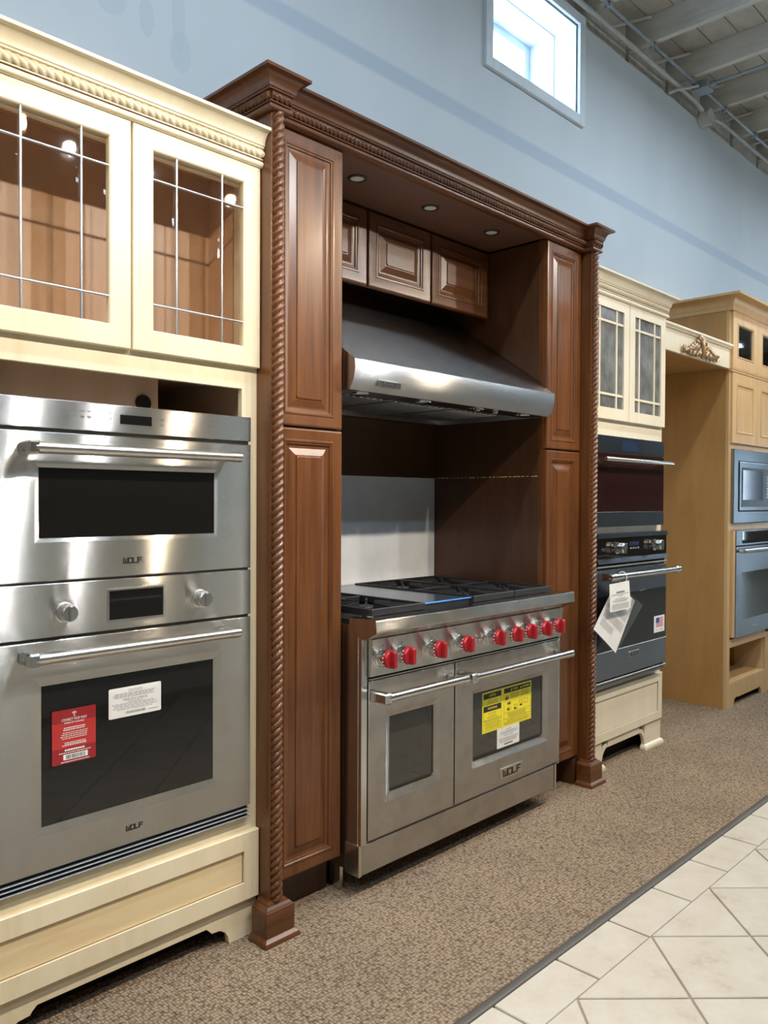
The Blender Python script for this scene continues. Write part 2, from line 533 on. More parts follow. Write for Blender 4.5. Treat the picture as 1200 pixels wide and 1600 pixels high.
    def build(self, name, m, parent=None, smooth=None, loc=None):
        root = parent
        while root is not None and root.parent is not None:
            root = root.parent
        if root is not None:
            off = Vector(root.location)
        elif loc is not None:
            off = Vector(loc)
        else:
            off = Vector((0, 0, 0))
        bm = bmesh.new()
        vs = [bm.verts.new(Vector(p) - off) for p in self.v]
        for f in self.f:
            try:
                bm.faces.new([vs[i] for i in f])
            except ValueError:
                pass
        bmesh.ops.recalc_face_normals(bm, faces=bm.faces)
        me = bpy.data.meshes.new(name)
        bm.to_mesh(me)
        bm.free()
        if smooth:
            for p in me.polygons:
                p.use_smooth = True
            me.set_sharp_from_angle(angle=math.radians(smooth))
        me.materials.append(M[m] if isinstance(m, str) else m)
        o = bpy.data.objects.new(name, me)
        COL.objects.link(o)
        if parent is not None:
            o.parent = parent
        elif loc is not None:
            o.location = loc
        return o

def _each(self, name, m, parent=None, smooth=None):
    """build every separate piece as an object of its own"""
    par = list(range(len(self.v)))
    def root(i):
        while par[i] != i:
            par[i] = par[par[i]]
            i = par[i]
        return i
    for f in self.f:
        for i in f[1:]:
            par[root(i)] = root(f[0])
    groups = {}
    for f in self.f:
        groups.setdefault(root(f[0]), []).append(f)
    out = []
    for fs in groups.values():
        used = sorted({i for f in fs for i in f})
        mp = {i: k for k, i in enumerate(used)}
        q = G()
        q.add([self.v[i] for i in used], [tuple(mp[i] for i in f) for f in fs])
        out.append(q.build(name, m, parent, smooth))
    return out
G.each = _each

def rrect(x0, x1, z0, z1, y, r, n=5):
    if r <= 0:
        return [(x0, y, z0), (x1, y, z0), (x1, y, z1), (x0, y, z1)]
    pts = []
    for cx, cz, a0 in ((x0 + r, z0 + r, PI), (x1 - r, z0 + r, 1.5 * PI), (x1 - r, z1 - r, 0), (x0 + r, z1 - r, 0.5 * PI)):
        for k in range(n + 1):
            a = a0 + 0.5 * PI * k / n
            pts.append((cx + r * math.cos(a), y, cz + r * math.sin(a)))
    return pts

_TC = {}
def text_mesh(s, align, bold):
    key = (s, align, bold)
    if key not in _TC:
        cu = bpy.data.curves.new('lettering_source', 'FONT')
        cu.body = s
        cu.size = 1.0
        cu.align_x = align
        cu.align_y = 'CENTER'
        cu.offset = bold
        cu.resolution_u = 2
        ob = bpy.data.objects.new('lettering_source', cu)
        COL.objects.link(ob)
        bpy.context.view_layer.update()
        dg = bpy.context.evaluated_depsgraph_get()
        _TC[key] = bpy.data.meshes.new_from_object(ob.evaluated_get(dg))
        bpy.data.objects.remove(ob)
        bpy.data.curves.remove(cu)
    return _TC[key]

def tag(o, label, cat, group=None, kind=None):
    o['label'] = label
    o['category'] = cat
    if group: o['group'] = group
    if kind: o['kind'] = kind
    return o

def thing(name, loc, label, cat, group=None):
    o = bpy.data.objects.new(name, None)
    o.empty_display_size = 0.05
    COL.objects.link(o)
    o.location = loc
    return tag(o, label, cat, group)

def struct(o, label=None):
    o['kind'] = 'structure'
    if label: o['label'] = label
    return o

def block_letters(g, x, z, y, w_, h, t, word='WOLF', th=0.0012):
    """squared-off badge lettering W O L F made of strokes"""
    lw = w_ / 4.55
    sh = {
        'W': [(0, 0, 0, 1), (0.5, 0, 0.5, 0.72), (1, 0, 1, 1), (0, 0, 1, 0)],
        'O': [(0, 0, 0, 1), (1, 0, 1, 1), (0, 0, 1, 0), (0, 1, 1, 1)],
        'L': [(0, 0, 0, 1), (0, 0, 1, 0)],
        'F': [(0, 0, 0, 1), (0, 1, 1, 1), (0, 0.5, 0.85, 0.5)],
    }
    for i, ch in enumerate(word):
        ox = x + i * lw * 1.2
        ww = lw * (0.86 if ch in 'LF' else 1.0)
        for a, b, c, d in sh[ch]:
            xa, xb = ox + a * ww, ox + c * ww
            za, zb = z + b * h, z + d * h
            g.box(min(xa, xb) - t / 2, max(xa, xb) + t / 2, y - th, y, min(za, zb) - t / 2, max(za, zb) + t / 2)
    return g

XC = 2.466                       # centre line of the cherry surround and the range
def mx(x): return 2 * XC - x

# ================================================================== ROOM
WY = 2.65
# floor slab (grout shows between the tiles)
g = G().box(-4, 18, -6, WY + 0.4, -0.10, -0.006)
floor = struct(g.build('floor', 'grout'), 'showroom floor with cream stone tiles laid diagonally')
# border row of square-cut tiles along the carpet
TY0, TY1 = 1.118, 1.262
gg = 0.0036
def tile_obj(poly):
    """one bevelled tile from a convex plan polygon"""
    cx = sum(p[0] for p in poly) / len(poly)
    cy = sum(p[1] for p in poly) / len(poly)
    def shrink(d):
        out = []
        for px_, py_ in poly:
            l = math.hypot(px_ - cx, py_ - cy)
            k = max(0.05, (l - d) / l)
            out.append((cx + (px_ - cx) * k, cy + (py_ - cy) * k))
        return out
    a, b = shrink(gg * 1.4), shrink(gg * 1.4 + 0.003)
    q = G()
    q.loft([[(p[0], p[1], -0.006) for p in a], [(p[0], p[1], -0.002) for p in a], [(p[0], p[1], 0.0) for p in b]], True, False, True)
    o = q.build('tile', 'tile', floor)
    return o
k = 0
x = 2.027 - 0.3055 * 8
while x < 6.2:
    tile_obj([(x, TY0), (x + 0.3055, TY0), (x + 0.3055, TY1), (x, TY1)])
    x += 0.3055
# diagonal field
def clip(poly, ymax):
    out = []
    for i in range(len(poly)):
        a, b = poly[i], poly[(i + 1) % len(poly)]
        ia, ib = a[1] <= ymax, b[1] <= ymax
        if ia: out.append(a)
        if ia != ib:
            t = (ymax - a[1]) / (b[1] - a[1])
            out.append((a[0] + (b[0] - a[0]) * t, ymax))
    return out
HD = 0.4345 / 2
for i in range(-8, 20):
    for j in range(0, 9):
        cx = 2.556 + HD * (i * 2 + (j % 2)) - 0.4345 * 2
        cy = TY0 - HD * j
        if cx < -0.4 or cx > 5.6 - j * 0.25 or cy < -0.7:
            continue
        poly = clip([(cx - HD, cy), (cx, cy - HD), (cx + HD, cy), (cx, cy + HD)], TY0)
        if len(poly) >= 3:
            tile_obj(poly)
# plainer floor finish beyond the tiles built singly
g = G()
g.box(-4, 18, -6, -0.95, -0.006, -0.001)
g.box(-4, -0.65, -0.95, 1.10, -0.006, -0.001)
g.box(6.2, 18, -0.95, 1.262, -0.006, -0.001)
g.build('far_tiling', 'tile', floor)['kind'] = 'stuff'

g = G().box(-4, 18, 1.275, WY, -0.006, 0.0)
struct(g.build('carpet', 'carpet'), 'brown looped carpet strip in front of the cabinets')
g = G()
n = 10
g.prism([(1.257 + 0.0, -0.006), (1.257, 0.002)] + [(1.270 - 0.013 * math.cos(PI * i / n), 0.002 + 0.0055 * math.sin(PI * i / n)) for i in range(1, n)] + [(1.287, 0.002), (1.287, -0.006)], 'X', -4, 18)
struct(g.build('trim_1', 'edge', None, 60), 'grey vinyl strip between carpet and tiles')

# back wall with the high deep-set window
WX0, WX1, WZ0, WZ1 = 3.54, 4.43, 3.715, 4.268
WT = 4.29
g = G()
g.box(-4, WX0, WY, WY + 0.4, 0, WT)
g.box(WX1, 18, WY, WY + 0.4, 0, WT)
g.box(WX0, WX1, WY, WY + 0.4, 0, WZ0)
g.box(WX0, WX1, WY, WY + 0.4, WZ1, WT)
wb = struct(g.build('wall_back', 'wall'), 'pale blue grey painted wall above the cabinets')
# rough edge of the drywall below the joists
g = G().box(-4, 18, WY + 0.10, WY + 0.4, WT, 4.62)
g.build('rim_board', 'joist', wb)
for i, xx in enumerate([4.86, 5.47, 6.08, 6.69, 7.30, 7.91, 8.52]):
    g = G().box(xx - 0.29, xx + 0.27, WY + 0.045, WY + 0.10, WT - 0.01, 4.585, 0.004)
    g.build('blocking_board', 'joist', wb)

# window
win = bpy.data.objects.new('window_1', None)
COL.objects.link(win)
win.location = ((WX0 + WX1) / 2, WY, WZ0)
struct(win, 'small bright white window set deep in the wall near the ceiling')
g = G()     # flat casing on the wall face
cw = 0.062
g.box(WX0 - cw, WX0, WY - 0.022, WY + 0.01, WZ0 - cw, WZ1 + cw, 0.003)
g.box(WX1, WX1 + cw, WY - 0.022, WY + 0.01, WZ0 - cw, WZ1 + cw, 0.003)
g.box(WX0, WX1, WY - 0.022, WY + 0.01, WZ0 - cw, WZ0, 0.003)
g.box(WX0, WX1, WY - 0.022, WY + 0.01, WZ1, WZ1 + cw, 0.003)
g.build('casing', 'whitepaint', win)
g = G()     # reveal lining in two depths
for (a, b, t) in ((WY + 0.005, WY + 0.16, 0.010), (WY + 0.16, WY + 0.37, 0.016)):
    g.box(WX0, WX0 + t, a, b, WZ0, WZ1)
    g.box(WX1 - t, WX1, a, b, WZ0, WZ1)
    g.box(WX0 + t, WX1 - t, a, b, WZ0, WZ0 + t)
    g.box(WX0 + t, WX1 - t, a, b, WZ1 - t, WZ1)
g.build('reveal_lining', 'whitepaint', win)
g = G()
fy0, fy1 = WY + 0.34, WY + 0.385
for (x0, x1, z0, z1) in ((WX0 + .016, WX0 + .066, WZ0 + .016, WZ1 - .016), (WX1 - .066, WX1 - .016, WZ0 + .016, WZ1 - .016), (WX0 + .066, WX1 - .066, WZ0 + .016, WZ0 + .066), (WX0 + .066, WX1 - .066, WZ1 - .066, WZ1 - .016), ((WX0 + WX1) / 2 - .02, (WX0 + WX1) / 2 + .02, WZ0 + .066, WZ1 - .066)):
    g.box(x0, x1, fy0, fy1, z0, z1, 0.003)
g.build('window_frame', 'whitepaint', win)
for a, b in ((WX0 + .066, (WX0 + WX1) / 2 - .02), ((WX0 + WX1) / 2 + .02, WX1 - .066)):
    G().box(a, b, fy0 + .02, fy0 + .024, WZ0 + .066, WZ1 - .066).build('pane', 'winglass', win)

# other walls of the showroom (behind and beside the camera)
struct(G().box(-4.2, -4, -6, WY + 0.4, 0, 4.62).build('wall_left', 'roomwall'), 'plain end wall of the showroom')
struct(G().box(-4.2, 18.2, -6.2, -6, 0, 4.62).build('wall_front', 'roomwall'), 'brown grey wall across the showroom')
g = G()
g.box(18, 18.2, -6, WY + 0.4, 0, 0.5)
g.box(18, 18.2, -6, WY + 0.4, 2.4, 4.62)
for yy in (-6.0, -4.3, -2.6, -0.9, 0.8, 2.5):
    g.box(18, 18.2, yy, yy + (1.7 if yy < -5 else 1.45 if yy < -1 else 0.85 if yy < 2 else 0.14), 0.5, 2.4)
wr = struct(g.build('wall_right', 'roomwall'), 'glazed shopfront wall at the far end')
for yy, ww in ((-4.3, 1.45), (-2.6, 1.45), (-0.9, 0.85), (0.8, 0.85)):
    G().box(18.09, 18.10, yy + ww, yy + 1.7, 0.5, 2.4).build('pane', 'winglass', wr)

# ceiling: painted boards on joists
g = G().box(-4.2, 18.2, -6.2, WY + 0.5, 4.625, 4.70)
ceil = struct(g.build('ceiling', 'gap'), 'old painted board ceiling on exposed joists')
y = WY + 0.10
for i in range(14):
    y1 = y - 0.187
    for xa, xb in ((-4.2, 6.9 + 0.61 * (i % 3)), (6.905 + 0.61 * (i % 3), 18.2)):
        G().box(xa, xb, y1 + 0.003, y - 0.003, 4.60, 4.625, 0.002).build('plank', 'plank', ceil)
    y = y1
G().box(-4.2, 18.2, -6.2, y - 0.003, 4.60, 4.625).build('far_boarding', 'plank', ceil)
JX = [5.17 + 0.612 * i for i in range(-14, 21)]
for xx in JX:
    g = G().box(xx, xx + 0.045, -6.0, WY + 0.12, 4.415, 4.60, 0.003)
    g.build('joist', 'joist', ceil)
    if 3.5 < xx < 9:
        # short strap brace from wall to boards beside each joist
        g = G()
        g.loft([[(xx - 0.33, WY + 0.04, 4.42), (xx - 0.29, WY + 0.04, 4.44), (xx - 0.29, WY + 0.04, 4.46), (xx - 0.33, WY + 0.04, 4.44)],
                [(xx - 0.02, WY - 0.13, 4.565), (xx + 0.0, WY - 0.12, 4.585), (xx + 0.0, WY - 0.12, 4.60), (xx - 0.02, WY - 0.13, 4.58)]])
        g.build('strap_brace', 'joist', ceil)

# conduits under the ceiling
g = G()
g.tube([(-3.9, 2.60, 4.36), (5.9, 2.60, 4.36), (6.05, 2.60, 4.352), (6.16, 2.60, 4.325)], 0.017, 10)
g.tube([(6.30, 2.60, 4.30), (6.42, 2.60, 4.345), (6.55, 2.60, 4.36), (14, 2.60, 4.36)], 0.013, 8)
tag(g.build('wall_conduit', 'pipe', None, 40, (5.0, 2.60, 4.36)), 'white painted conduit running along the top of the wall', 'pipe')
g = G()
g.tube([(-3.9, 2.52, 4.395), (14, 2.52, 4.395)], 0.011, 8)
for xx in JX:
    if 3 < xx < 12:
        g.box(xx + 0.0, xx + 0.04, 2.500, 2.54, 4.378, 4.416, 0.004)
tag(g.build('ceiling_conduit', 'galv', None, 40, (5.0, 2.52, 4.395)), 'thin grey metal conduit strapped under the joists', 'pipe')
jb = thing('junction_box', (5.93, 2.50, 4.35), 'grey metal junction box where the ceiling conduits meet', 'junction box')
G().box(5.87, 5.99, 2.44, 2.56, 4.350, 4.412, 0.006).build('box_body', 'galv', jb)
g = G().cyl((5.93, 2.44, 4.385), (5.93, 2.40, 4.385), 0.018, n=8); g.cyl((5.87, 2.52, 4.39), (5.835, 2.52, 4.39), 0.018, n=8); g.cyl((5.99, 2.52, 4.39), (6.025, 2.52, 4.39), 0.018, n=8)
g.each('connector', 'galv', jb)
g = G().tube([(5.86, 2.50, 4.37), (5.80, 2.56, 4.352), (5.70, 2.60, 4.315), (5.66, 2.64, 4.29)], 0.011, 8)
g.build('branch_pipe', 'pipe', jb, 40)
tag(G().tube([(5.93, 2.40, 4.385), (5.93, -5.9, 4.385)], 0.012, 8).build('cross_conduit', 'galv', None, 40, (5.93, 2.0, 4.385)), 'dark metal conduit crossing the ceiling from the junction box', 'pipe')
g = G()
g.cyl((6.24, 2.645, 4.30), (6.24, 2.56, 4.30), 0.062, n=18)
g.box(6.15, 6.33, 2.58, 2.62, 4.283, 4.318, 0.006)
tag(g.build('conduit_box', 'pipe', None, 40, (6.24, 2.645, 4.30)), 'round white painted box on the wall conduit', 'junction box')

# ------------------------------------------------------------------ lamps of the showroom, one row of them added
def look_at(o, p, t):
    d = (Vector(t) - Vector(p)).normalized()
    o.rotation_euler = d.to_track_quat('-Z', 'Y').to_euler()

TRK_Y, TRK_Z = 0.50, 2.87
tr = thing('light_track', (2.4, TRK_Y, 3.02), 'black ceiling track rail carrying the spot heads', 'light track')
g = G().box(-1.5, 7.0, TRK_Y - 0.018, TRK_Y + 0.018, 2.985, 3.02, 0.003)
g.build('rail', 'dullblack', tr)
for xx in (-1.2, 1.2, 3.6, 6.6):
    G().cyl((xx, TRK_Y, 3.02), (xx, TRK_Y, 4.60), 0.006, n=8).build('hanger_rod', 'dullblack', tr)
WARM, COOL = (1.0, 0.83, 0.62), (0.97, 0.98, 1.0)
heads = [(-0.25, (0.4, 1.98, 1.0), 0.8, WARM), (0.75, (1.0, 1.98, 0.8), 0.75, WARM), (1.60, (0.95, 1.98, 1.2), 0.85, COOL), (1.98, (1.1, 1.98, 0.9), 0.6, COOL), (2.45, (2.1, 1.9, 0.3), 0.8, WARM),
         (3.20, (2.6, 1.9, 0.6), 1.1, WARM), (3.70, (3.0, 1.95, 0.9), 0.5, COOL), (4.30, (3.4, 1.95, 0.8), 0.8, WARM), (4.95, (4.9, 1.95, 0.8), 0.55, WARM), (5.80, (5.7, 2.0, 1.3), 0.8, WARM)]
for i, (xx, tgt, kk, lc) in enumerate(heads):
    p = Vector((xx, TRK_Y, TRK_Z))
    d = (Vector(tgt) - p).normalized()
    h = thing('track_spotlight', p, 'black round warm spotlight head, %s from the left on the ceiling track' % ('first', 'second', 'third', 'fourth', 'fifth', 'sixth', 'seventh', 'eighth', 'ninth', 'tenth')[i], 'spotlight', 'spot heads on the track')
    g = G()
    g.cyl(p - d * 0.10, p, 0, prof=[(0, 0.03), (0.02, 0.045), (0.10, 0.055), (0.101, 0.049), (0.085, 0.046)], n=20)
    g.build('lamp_can', 'dullblack', h, 40)
    g = G().cyl(p - d * 0.018, p - d * 0.014, 0.030, n=20)
    g.build('lamp_face', 'lampglow', h)
    g = G().tube([p - d * 0.05, p - d * 0.05 + Vector((0, 0, 0.06)), (xx, TRK_Y, 2.985)], 0.009, 8)
    g.build('stem', 'dullblack', h)
    ld = bpy.data.lights.new('spot_lamp', 'SPOT')
    ld.energy = TRACK_W * kk
    ld.color = lc
    ld.spot_size = math.radians(105)
    ld.spot_blend = 0.75
    ld.shadow_soft_size = 0.022
    lo = bpy.data.objects.new('spot_lamp', ld)
    COL.objects.link(lo)
    lo.parent = h
    lo.location = d * 0.004
    look_at(lo, p, tgt)

for row, yy, fz, fw in (('added wall-brightening', 1.0, 4.20, 1.25), ('farther', -1.2, 3.95, 0.45)):  # first row is added near the wall to brighten its upper part
    for no, xx in zip(('first', 'second', 'third', 'fourth', 'fifth'), (-2.4, 1.4, 5.2, 9.0, 12.8)):
        t = thing('fluorescent_fixture', (xx, yy, fz), '%s fluorescent fixture from the left in the %s hanging row' % (no, row), 'ceiling light', 'fluorescent fixtures over the showroom')
        G().box(xx - 1.2, xx + 1.2, yy - 0.07, yy + 0.07, fz + .03, fz + .08, 0.005).build('housing', 'whitepaint', t)
        for s in (-0.035, 0.035):
            G().cyl((xx - 1.18, yy + s, fz + .005), (xx + 1.18, yy + s, fz + .005), 0.016, n=10).build('tube', 'tube', t)
        for s in (-0.9, 0.9):
            G().cyl((xx + s, yy, fz + .08), (xx + s, yy, 4.60), 0.005, n=6).build('hanger', 'galv', t)
        ld = bpy.data.lights.new('tube_light', 'AREA')
        ld.shape = 'RECTANGLE'
        ld.size, ld.size_y = 2.36, 0.12
        ld.energy = TUBE_W * fw
        ld.color = (0.70, 0.86, 1.0)
        ld.spread = math.radians(180)
        lo = bpy.data.objects.new('tube_light', ld)
        COL.objects.link(lo)
        lo.parent = t
        lo.location = (0, 0, -0.02)

# ================================================================== SHARED JOINERY
def crown_profile(z0, k=1.0, back=-0.02):
    p = [(back, z0), (0.004, z0)]
    for i in range(7):                                   # lower bead
        a = -PI / 2 + PI * i / 6
        p.append(((0.005 + 0.008 * math.cos(a)) * k, z0 + 0.010 + 0.009 * math.sin(a)))
    p += [(0.003, z0 + 0.020), (0.010 * k, z0 + 0.022), (0.010 * k, z0 + 0.026), (0.004, z0 + 0.028), (0.004, z0 + 0.053), (0.017 * k, z0 + 0.055), (0.017 * k, z0 + 0.060), (0.021 * k, z0 + 0.062)]
    for i in range(1, 9):                                # cove
        t = i / 8
        p.append(((0.021 + 0.030 * (1 - math.cos(t * PI / 2))) * k, z0 + 0.062 + 0.036 * math.sin(t * PI / 2)))
    p += [(0.054 * k, z0 + 0.099), (0.054 * k, z0 + 0.108), (back, z0 + 0.108)]
    return p

def arch_board(g, x0, x1, z1, y0, y1, fl, fr, zr, notch=True):
    """base board with bracket feet: cut-out between x=fl and x=fr up to height zr"""
    c = [(fr, 0), (fr - 0.004, 0.022), (fr - 0.016, 0.040), (fr - 0.034, 0.050), (fr - 0.062, 0.052)]
    if notch:
        c += [(fr - 0.068, 0.060), (fr - 0.080, zr)]
    else:
        c += [(fr - 0.07, zr)]
    m_ = [(fl + fr - a, b) for a, b in reversed(c)]
    # left foot, right foot and middle rail as one outline
    poly = [(x0, 0)] + m_[::-1][::-1][::-1] if False else None
    outline = [(x0, 0)] + [(fl + fr - a, b) for a, b in c] + c[::-1] + [(x1, 0), (x1, z1), (x0, z1)]
    g.prism(outline, 'Y', y0, y1)
    return g

def lead_door(cab, x0, x1, z0, z1, y, m='cream'):
    """cream frame door with nine bevelled panes in lead came"""
    st = 0.058
    gx0, gx1, gz0, gz1 = x0 + st, x1 - st, z0 + 0.056, z1 - 0.054
    g = G().rects(x0, x1, z0, z1, y, [(0, 0.020), (0, 0.002), (0.002, 0)], False)
    g.loft([rrect(x0 + .002, x1 - .002, z0 + .002, z1 - .002, y, 0), rrect(gx0, gx1, gz0, gz1, y, 0), rrect(gx0 + .003, gx1 - .003, gz0 + .003, gz1 - .003, y + .003, 0), rrect(gx0 + .003, gx1 - .003, gz0 + .003, gz1 - .003, y + .020, 0), rrect(x0, x1, z0, z1, y + .020, 0)], True, False, False)
    d = g.build('glass_door', m, cab)
    gx0 += .003; gx1 -= .003; gz0 += .003; gz1 -= .003
    xs = [gx0, gx0 + 0.0735, gx1 - 0.0735, gx1]
    zs = [gz0, gz0 + 0.072, gz1 - 0.076, gz1]
    for a, b in zip(xs, xs[1:]):
        for c, e in zip(zs, zs[1:]):
            q = G().rects(a + .0022, b - .0022, c + .0022, e - .0022, y + .006, [(0, 0.004), (0, 0.0025), (0.012, 0)], True, 0, True)
            q.build('pane', 'glass', d)
    for xv in xs[1:3]:
        G().cyl((xv, y + .0065, gz0), (xv, y + .0065, gz1), 0.0034, n=8).build('came', 'lead', d, 60)
    for zv in zs[1:3]:
        G().cyl((gx0, y + .0065, zv), (gx1, y + .0065, zv), 0.0034, n=8).build('came', 'lead', d, 60)
    return d

def shaker_front(cab, name, x0, x1, z0, z1, y, st, m, mi, th=0.020, rec=0.008, line=True):
    g = G().rects(x0, x1, z0, z1, y, [(0, th), (0, 0.002), (0.002, 0), (st, 0), (st, rec)], False)
    d = g.build(name, m, cab)
    p = G().rects(x0 + st, x1 - st, z0 + st, z1 - st, y + rec, [(0, 0)], True).build('inset_panel', mi, d)
    if line:
        q = G()
        for a, b, c, e in ((x0 + st, x1 - st, z1 - st - .0028, z1 - st), (x0 + st, x1 - st, z0 + st, z0 + st + .0016), (x1 - st - .0022, x1 - st, z0 + st, z1 - st), (x0 + st, x0 + st + .0022, z0 + st, z1 - st)):
            q.box(a, b, y + rec - .0012, y + rec + .001, c, e)
        q.build('glaze_line', 'glaze', d)
    return d

def raised_door(cab, x0, x1, z0, z1, y, m='cherry', th=0.020, k=1.0):
    g = G().rects(x0, x1, z0, z1, y, [(0, th), (0, 0.006), (0.002, 0.002), (0.006, 0.0), (0.012 * k, 0.0005), (0.036 * k, 0.004), (0.038 * k, 0.0015), (0.043 * k, 0.0015), (0.046 * k, 0.005), (0.050 * k, 0.006), (0.052 * k, 0.011), (0.058 * k, 0.0125)], False)
    d = g.build('raised_panel_door', m, cab, 28)
    i = 0.0575 * k
    p = G().rects(x0 + i, x1 - i, z0 + i, z1 - i, y, [(0, 0.014), (0, 0.0125), (0.006 * k, 0.0125), (0.028 * k, 0.0055), (0.031 * k, 0.0055), (0.0315 * k, 0.0035, 0.004), (0.034 * k, 0.002, 0.006)][:5], False)
    p.rects(x0 + i + .031 * k, x1 - i - .031 * k, z0 + i + .031 * k, z1 - i - .031 * k, y, [(0, 0.0055, 0.008), (0.0006, 0.003, 0.008), (0.003, 0.0018, 0.006)], True)
    p.build('raised_panel', m, d)
    return d

# ================================================================== LEFT CREAM OVEN CABINET
FY, DY = 2.005, 1.985                # face-frame plane, door-front plane
CX0, CX1 = 0.655, 1.507
cab = thing('cream_oven_cabinet', ((CX0 + CX1) / 2, FY, 0), 'tall cream oven cabinet with leaded glass doors, left of the cherry surround', 'cabinet')
g = G()
g.box(CX0, CX0 + .018, FY + .019, WY - .004, 0.0, 2.43)
g.box(CX1 - .018, CX1, FY + .019, WY - .004, 0.0, 2.43)
g.each('side_panel', 'interior', cab)
G().box(CX0 + .018, CX1 - .018, WY - .012, WY - .004, 0.10, 2.43).build('back_panel', 'interior', cab)
g = G()
for z in (0.10, 0.345, 1.705, 2.36):
    g.box(CX0 + .018, CX1 - .018, FY + .019, WY - .012, z, z + .018)
g.each('shelf_board', 'interior', cab)
g = G()                              # face frame
g.box(CX0, 0.735, FY, FY + .019, 0.119, 2.345)
g.box(1.451, CX1, FY, FY + .019, 0.119, 2.345)
g.box(0.735, 1.451, FY, FY + .019, 1.666, 1.795)
g.box(0.735, 1.451, FY, FY + .019, 2.27, 2.345)
g.box(0.735, 1.451, FY, FY + .019, 0.119, 0.372)
g.box(1.062, 1.100, FY, FY + .019, 1.795, 2.27)
g.build('face_frame', 'cream', cab)
G().box(CX0 + .018, CX1 - .018, 2.240, 2.250, 1.723, 2.36).build('display_back', 'interior', cab)
for a_, b_ in ((CX0 + .018, CX0 + .027), (CX1 - .027, CX1 - .018)):
    G().box(a_, b_, FY + .019, 2.087, 1.723, 2.36).build('inner_stile', 'cream', cab)
lead_door(cab, 0.658, 1.0785, 1.731, 2.334, DY)
lead_door(cab, 1.0845, 1.504, 1.731, 2.334, DY)
d = shaker_front(cab, 'drawer_front', 0.658, 1.504, 0.120, 0.326, DY, 0.0545, 'cream', 'cream_in')
g = G()
arch_board(g, CX0, CX1, 0.119, FY, FY + .019, 0.755, 1.409, 0.071)
g.build('base_board', 'cream', cab)
bd = G().box(0.74, 1.255, 2.150, 2.165, 1.562, 1.704, .001).build('filler_board', 'interior', cab)
G().cyl((1.205, 2.150, 1.612), (1.205, 2.144, 1.612), .024, n=20).build('plug', 'gap', bd)
G().box(CX0 + .02, CX1 - .02, FY + .09, FY + .10, 0.0, 0.10).build('toe_board', 'gap', cab)
g = G().sweep([(CX0, WY - .004), (CX0, DY), (CX1 - .001, DY)], crown_profile(2.334, 0.92))
cr = g.build('crown_moulding', 'cream', cab, 35)
g = G().rope((CX0 - .004, DY - .006, 2.3745), (CX1 - .002, DY - .006, 2.3745), 0.0142, 0.021, 3, 24, 0.004, 0.45)
g.build('rope_moulding', 'cream', cr, 50)
g = G()
for zz, oo in ((2.3555, .0085), (2.3615, .0035), (2.3875, .0035)):
    g.box(CX0 + .01, CX1 - .002, DY - oo - .001, DY, zz - .0008, zz + .0008)
g.build('glaze_line', 'glaze', cr)

# ---------------------------------------------------------------- handle used on the professional ovens
def pro_handle(thing_, x0, x1, z, yface, yh, r=0.0150, m='satin', emblem=True, bl=0.030, right_block=False):
    g = G().cyl((x0 + bl * 0.6, yh, z), (x1, yh, z), 0, prof=[(0, r), (0.030, r), (0.0301, r * .93), (x1 - x0 - bl * .6 - .03, r * .93), (x1 - x0 - bl * .6 - .0299, r), (x1 - x0 - bl * .6 - .002, r), (x1 - x0 - bl * .6, r * .9)], n=24)
    h = g.build('handle', m, thing_, 30)
    q = G()
    q.box(x0, x0 + bl, yh - r * .95, yface, z - r * 1.1, z + r * 1.1, 0.005)
    q.box(x1 - bl * 1.35, x1 - bl * .35, yh, yface, z - r * .8, z + r * .8, 0.004)
    q.each('bracket', 'chrome', h)
    if emblem:
        e = G()
        ym, t, s = (yh + yface) / 2 - .004, 0.0016, r * .55
        xe = x0 - .0006
        def bar(ya, za, yb, zb):
            e.box(xe, x0 + .0005, min(ya, yb) - t, max(ya, yb) + t, min(za, zb) - t, max(za, zb) + t)
        bar(ym - s, z - s, ym - s, z + s); bar(ym + s, z - s, ym + s, z + s); bar(ym - s, z - s, ym + s, z - s * .8)
        e.prism([(ym - .003, z - .001), (ym, z - .004), (ym + .003, z - .001), (ym, z + .003)], 'X', xe, x0)
        e.build('emblem', 'satin', h)
    return h

# ================================================================== LEFT STEAM OVEN AND WALL OVEN
OX0, OX1, OF = 0.713, 1.470, 1.983
OC = (OX0 + OX1) / 2
ov = thing('steam_oven', (OC, OF, 1.127), 'stainless steam oven with slim control strip, above the double-knob oven in the left cream cabinet', 'oven')
G().box(OX0 + .03, OX1 - .03, FY + .020, 2.50, 1.132, 1.560, 0.004).build('oven_body', 'galv', ov)
g = G().box(OX0, OX1, OF, FY - .001, 1.506, 1.579, 0.002)
cp = g.build('control_panel', 'steel', ov)
G().box(1.046, 1.138, OF - .0012, OF + .001, 1.530, 1.5545, 0.0005).build('display', 'bglass', cp)
g = G()
for i in range(7):
    xx = 0.905 + i * 0.0185
    g.quad(xx - .005, xx + .005, 1.5545, 1.5562, OF - .0008); g.quad(xx - .006, xx + .006, 1.5415, 1.5428, OF - .0008); g.quad(xx - .004, xx + .004, 1.5385, 1.5398, OF - .0008)
for i in range(6):
    xx = 1.17 + i * 0.031
    for zz, ch in ((1.550, '12345 '[i]), (1.536, '67890 '[i])):
        if i in (0, 5):
            g.quad(xx - .006, xx + .006, zz, zz + .0014, OF - .0008); g.quad(xx - .005, xx + .005, zz - .004, zz - .0027, OF - .0008)
        else:
            g.text(ch, xx, zz, OF - .0008, 0.008)
g.build('legend', 'legend', cp)
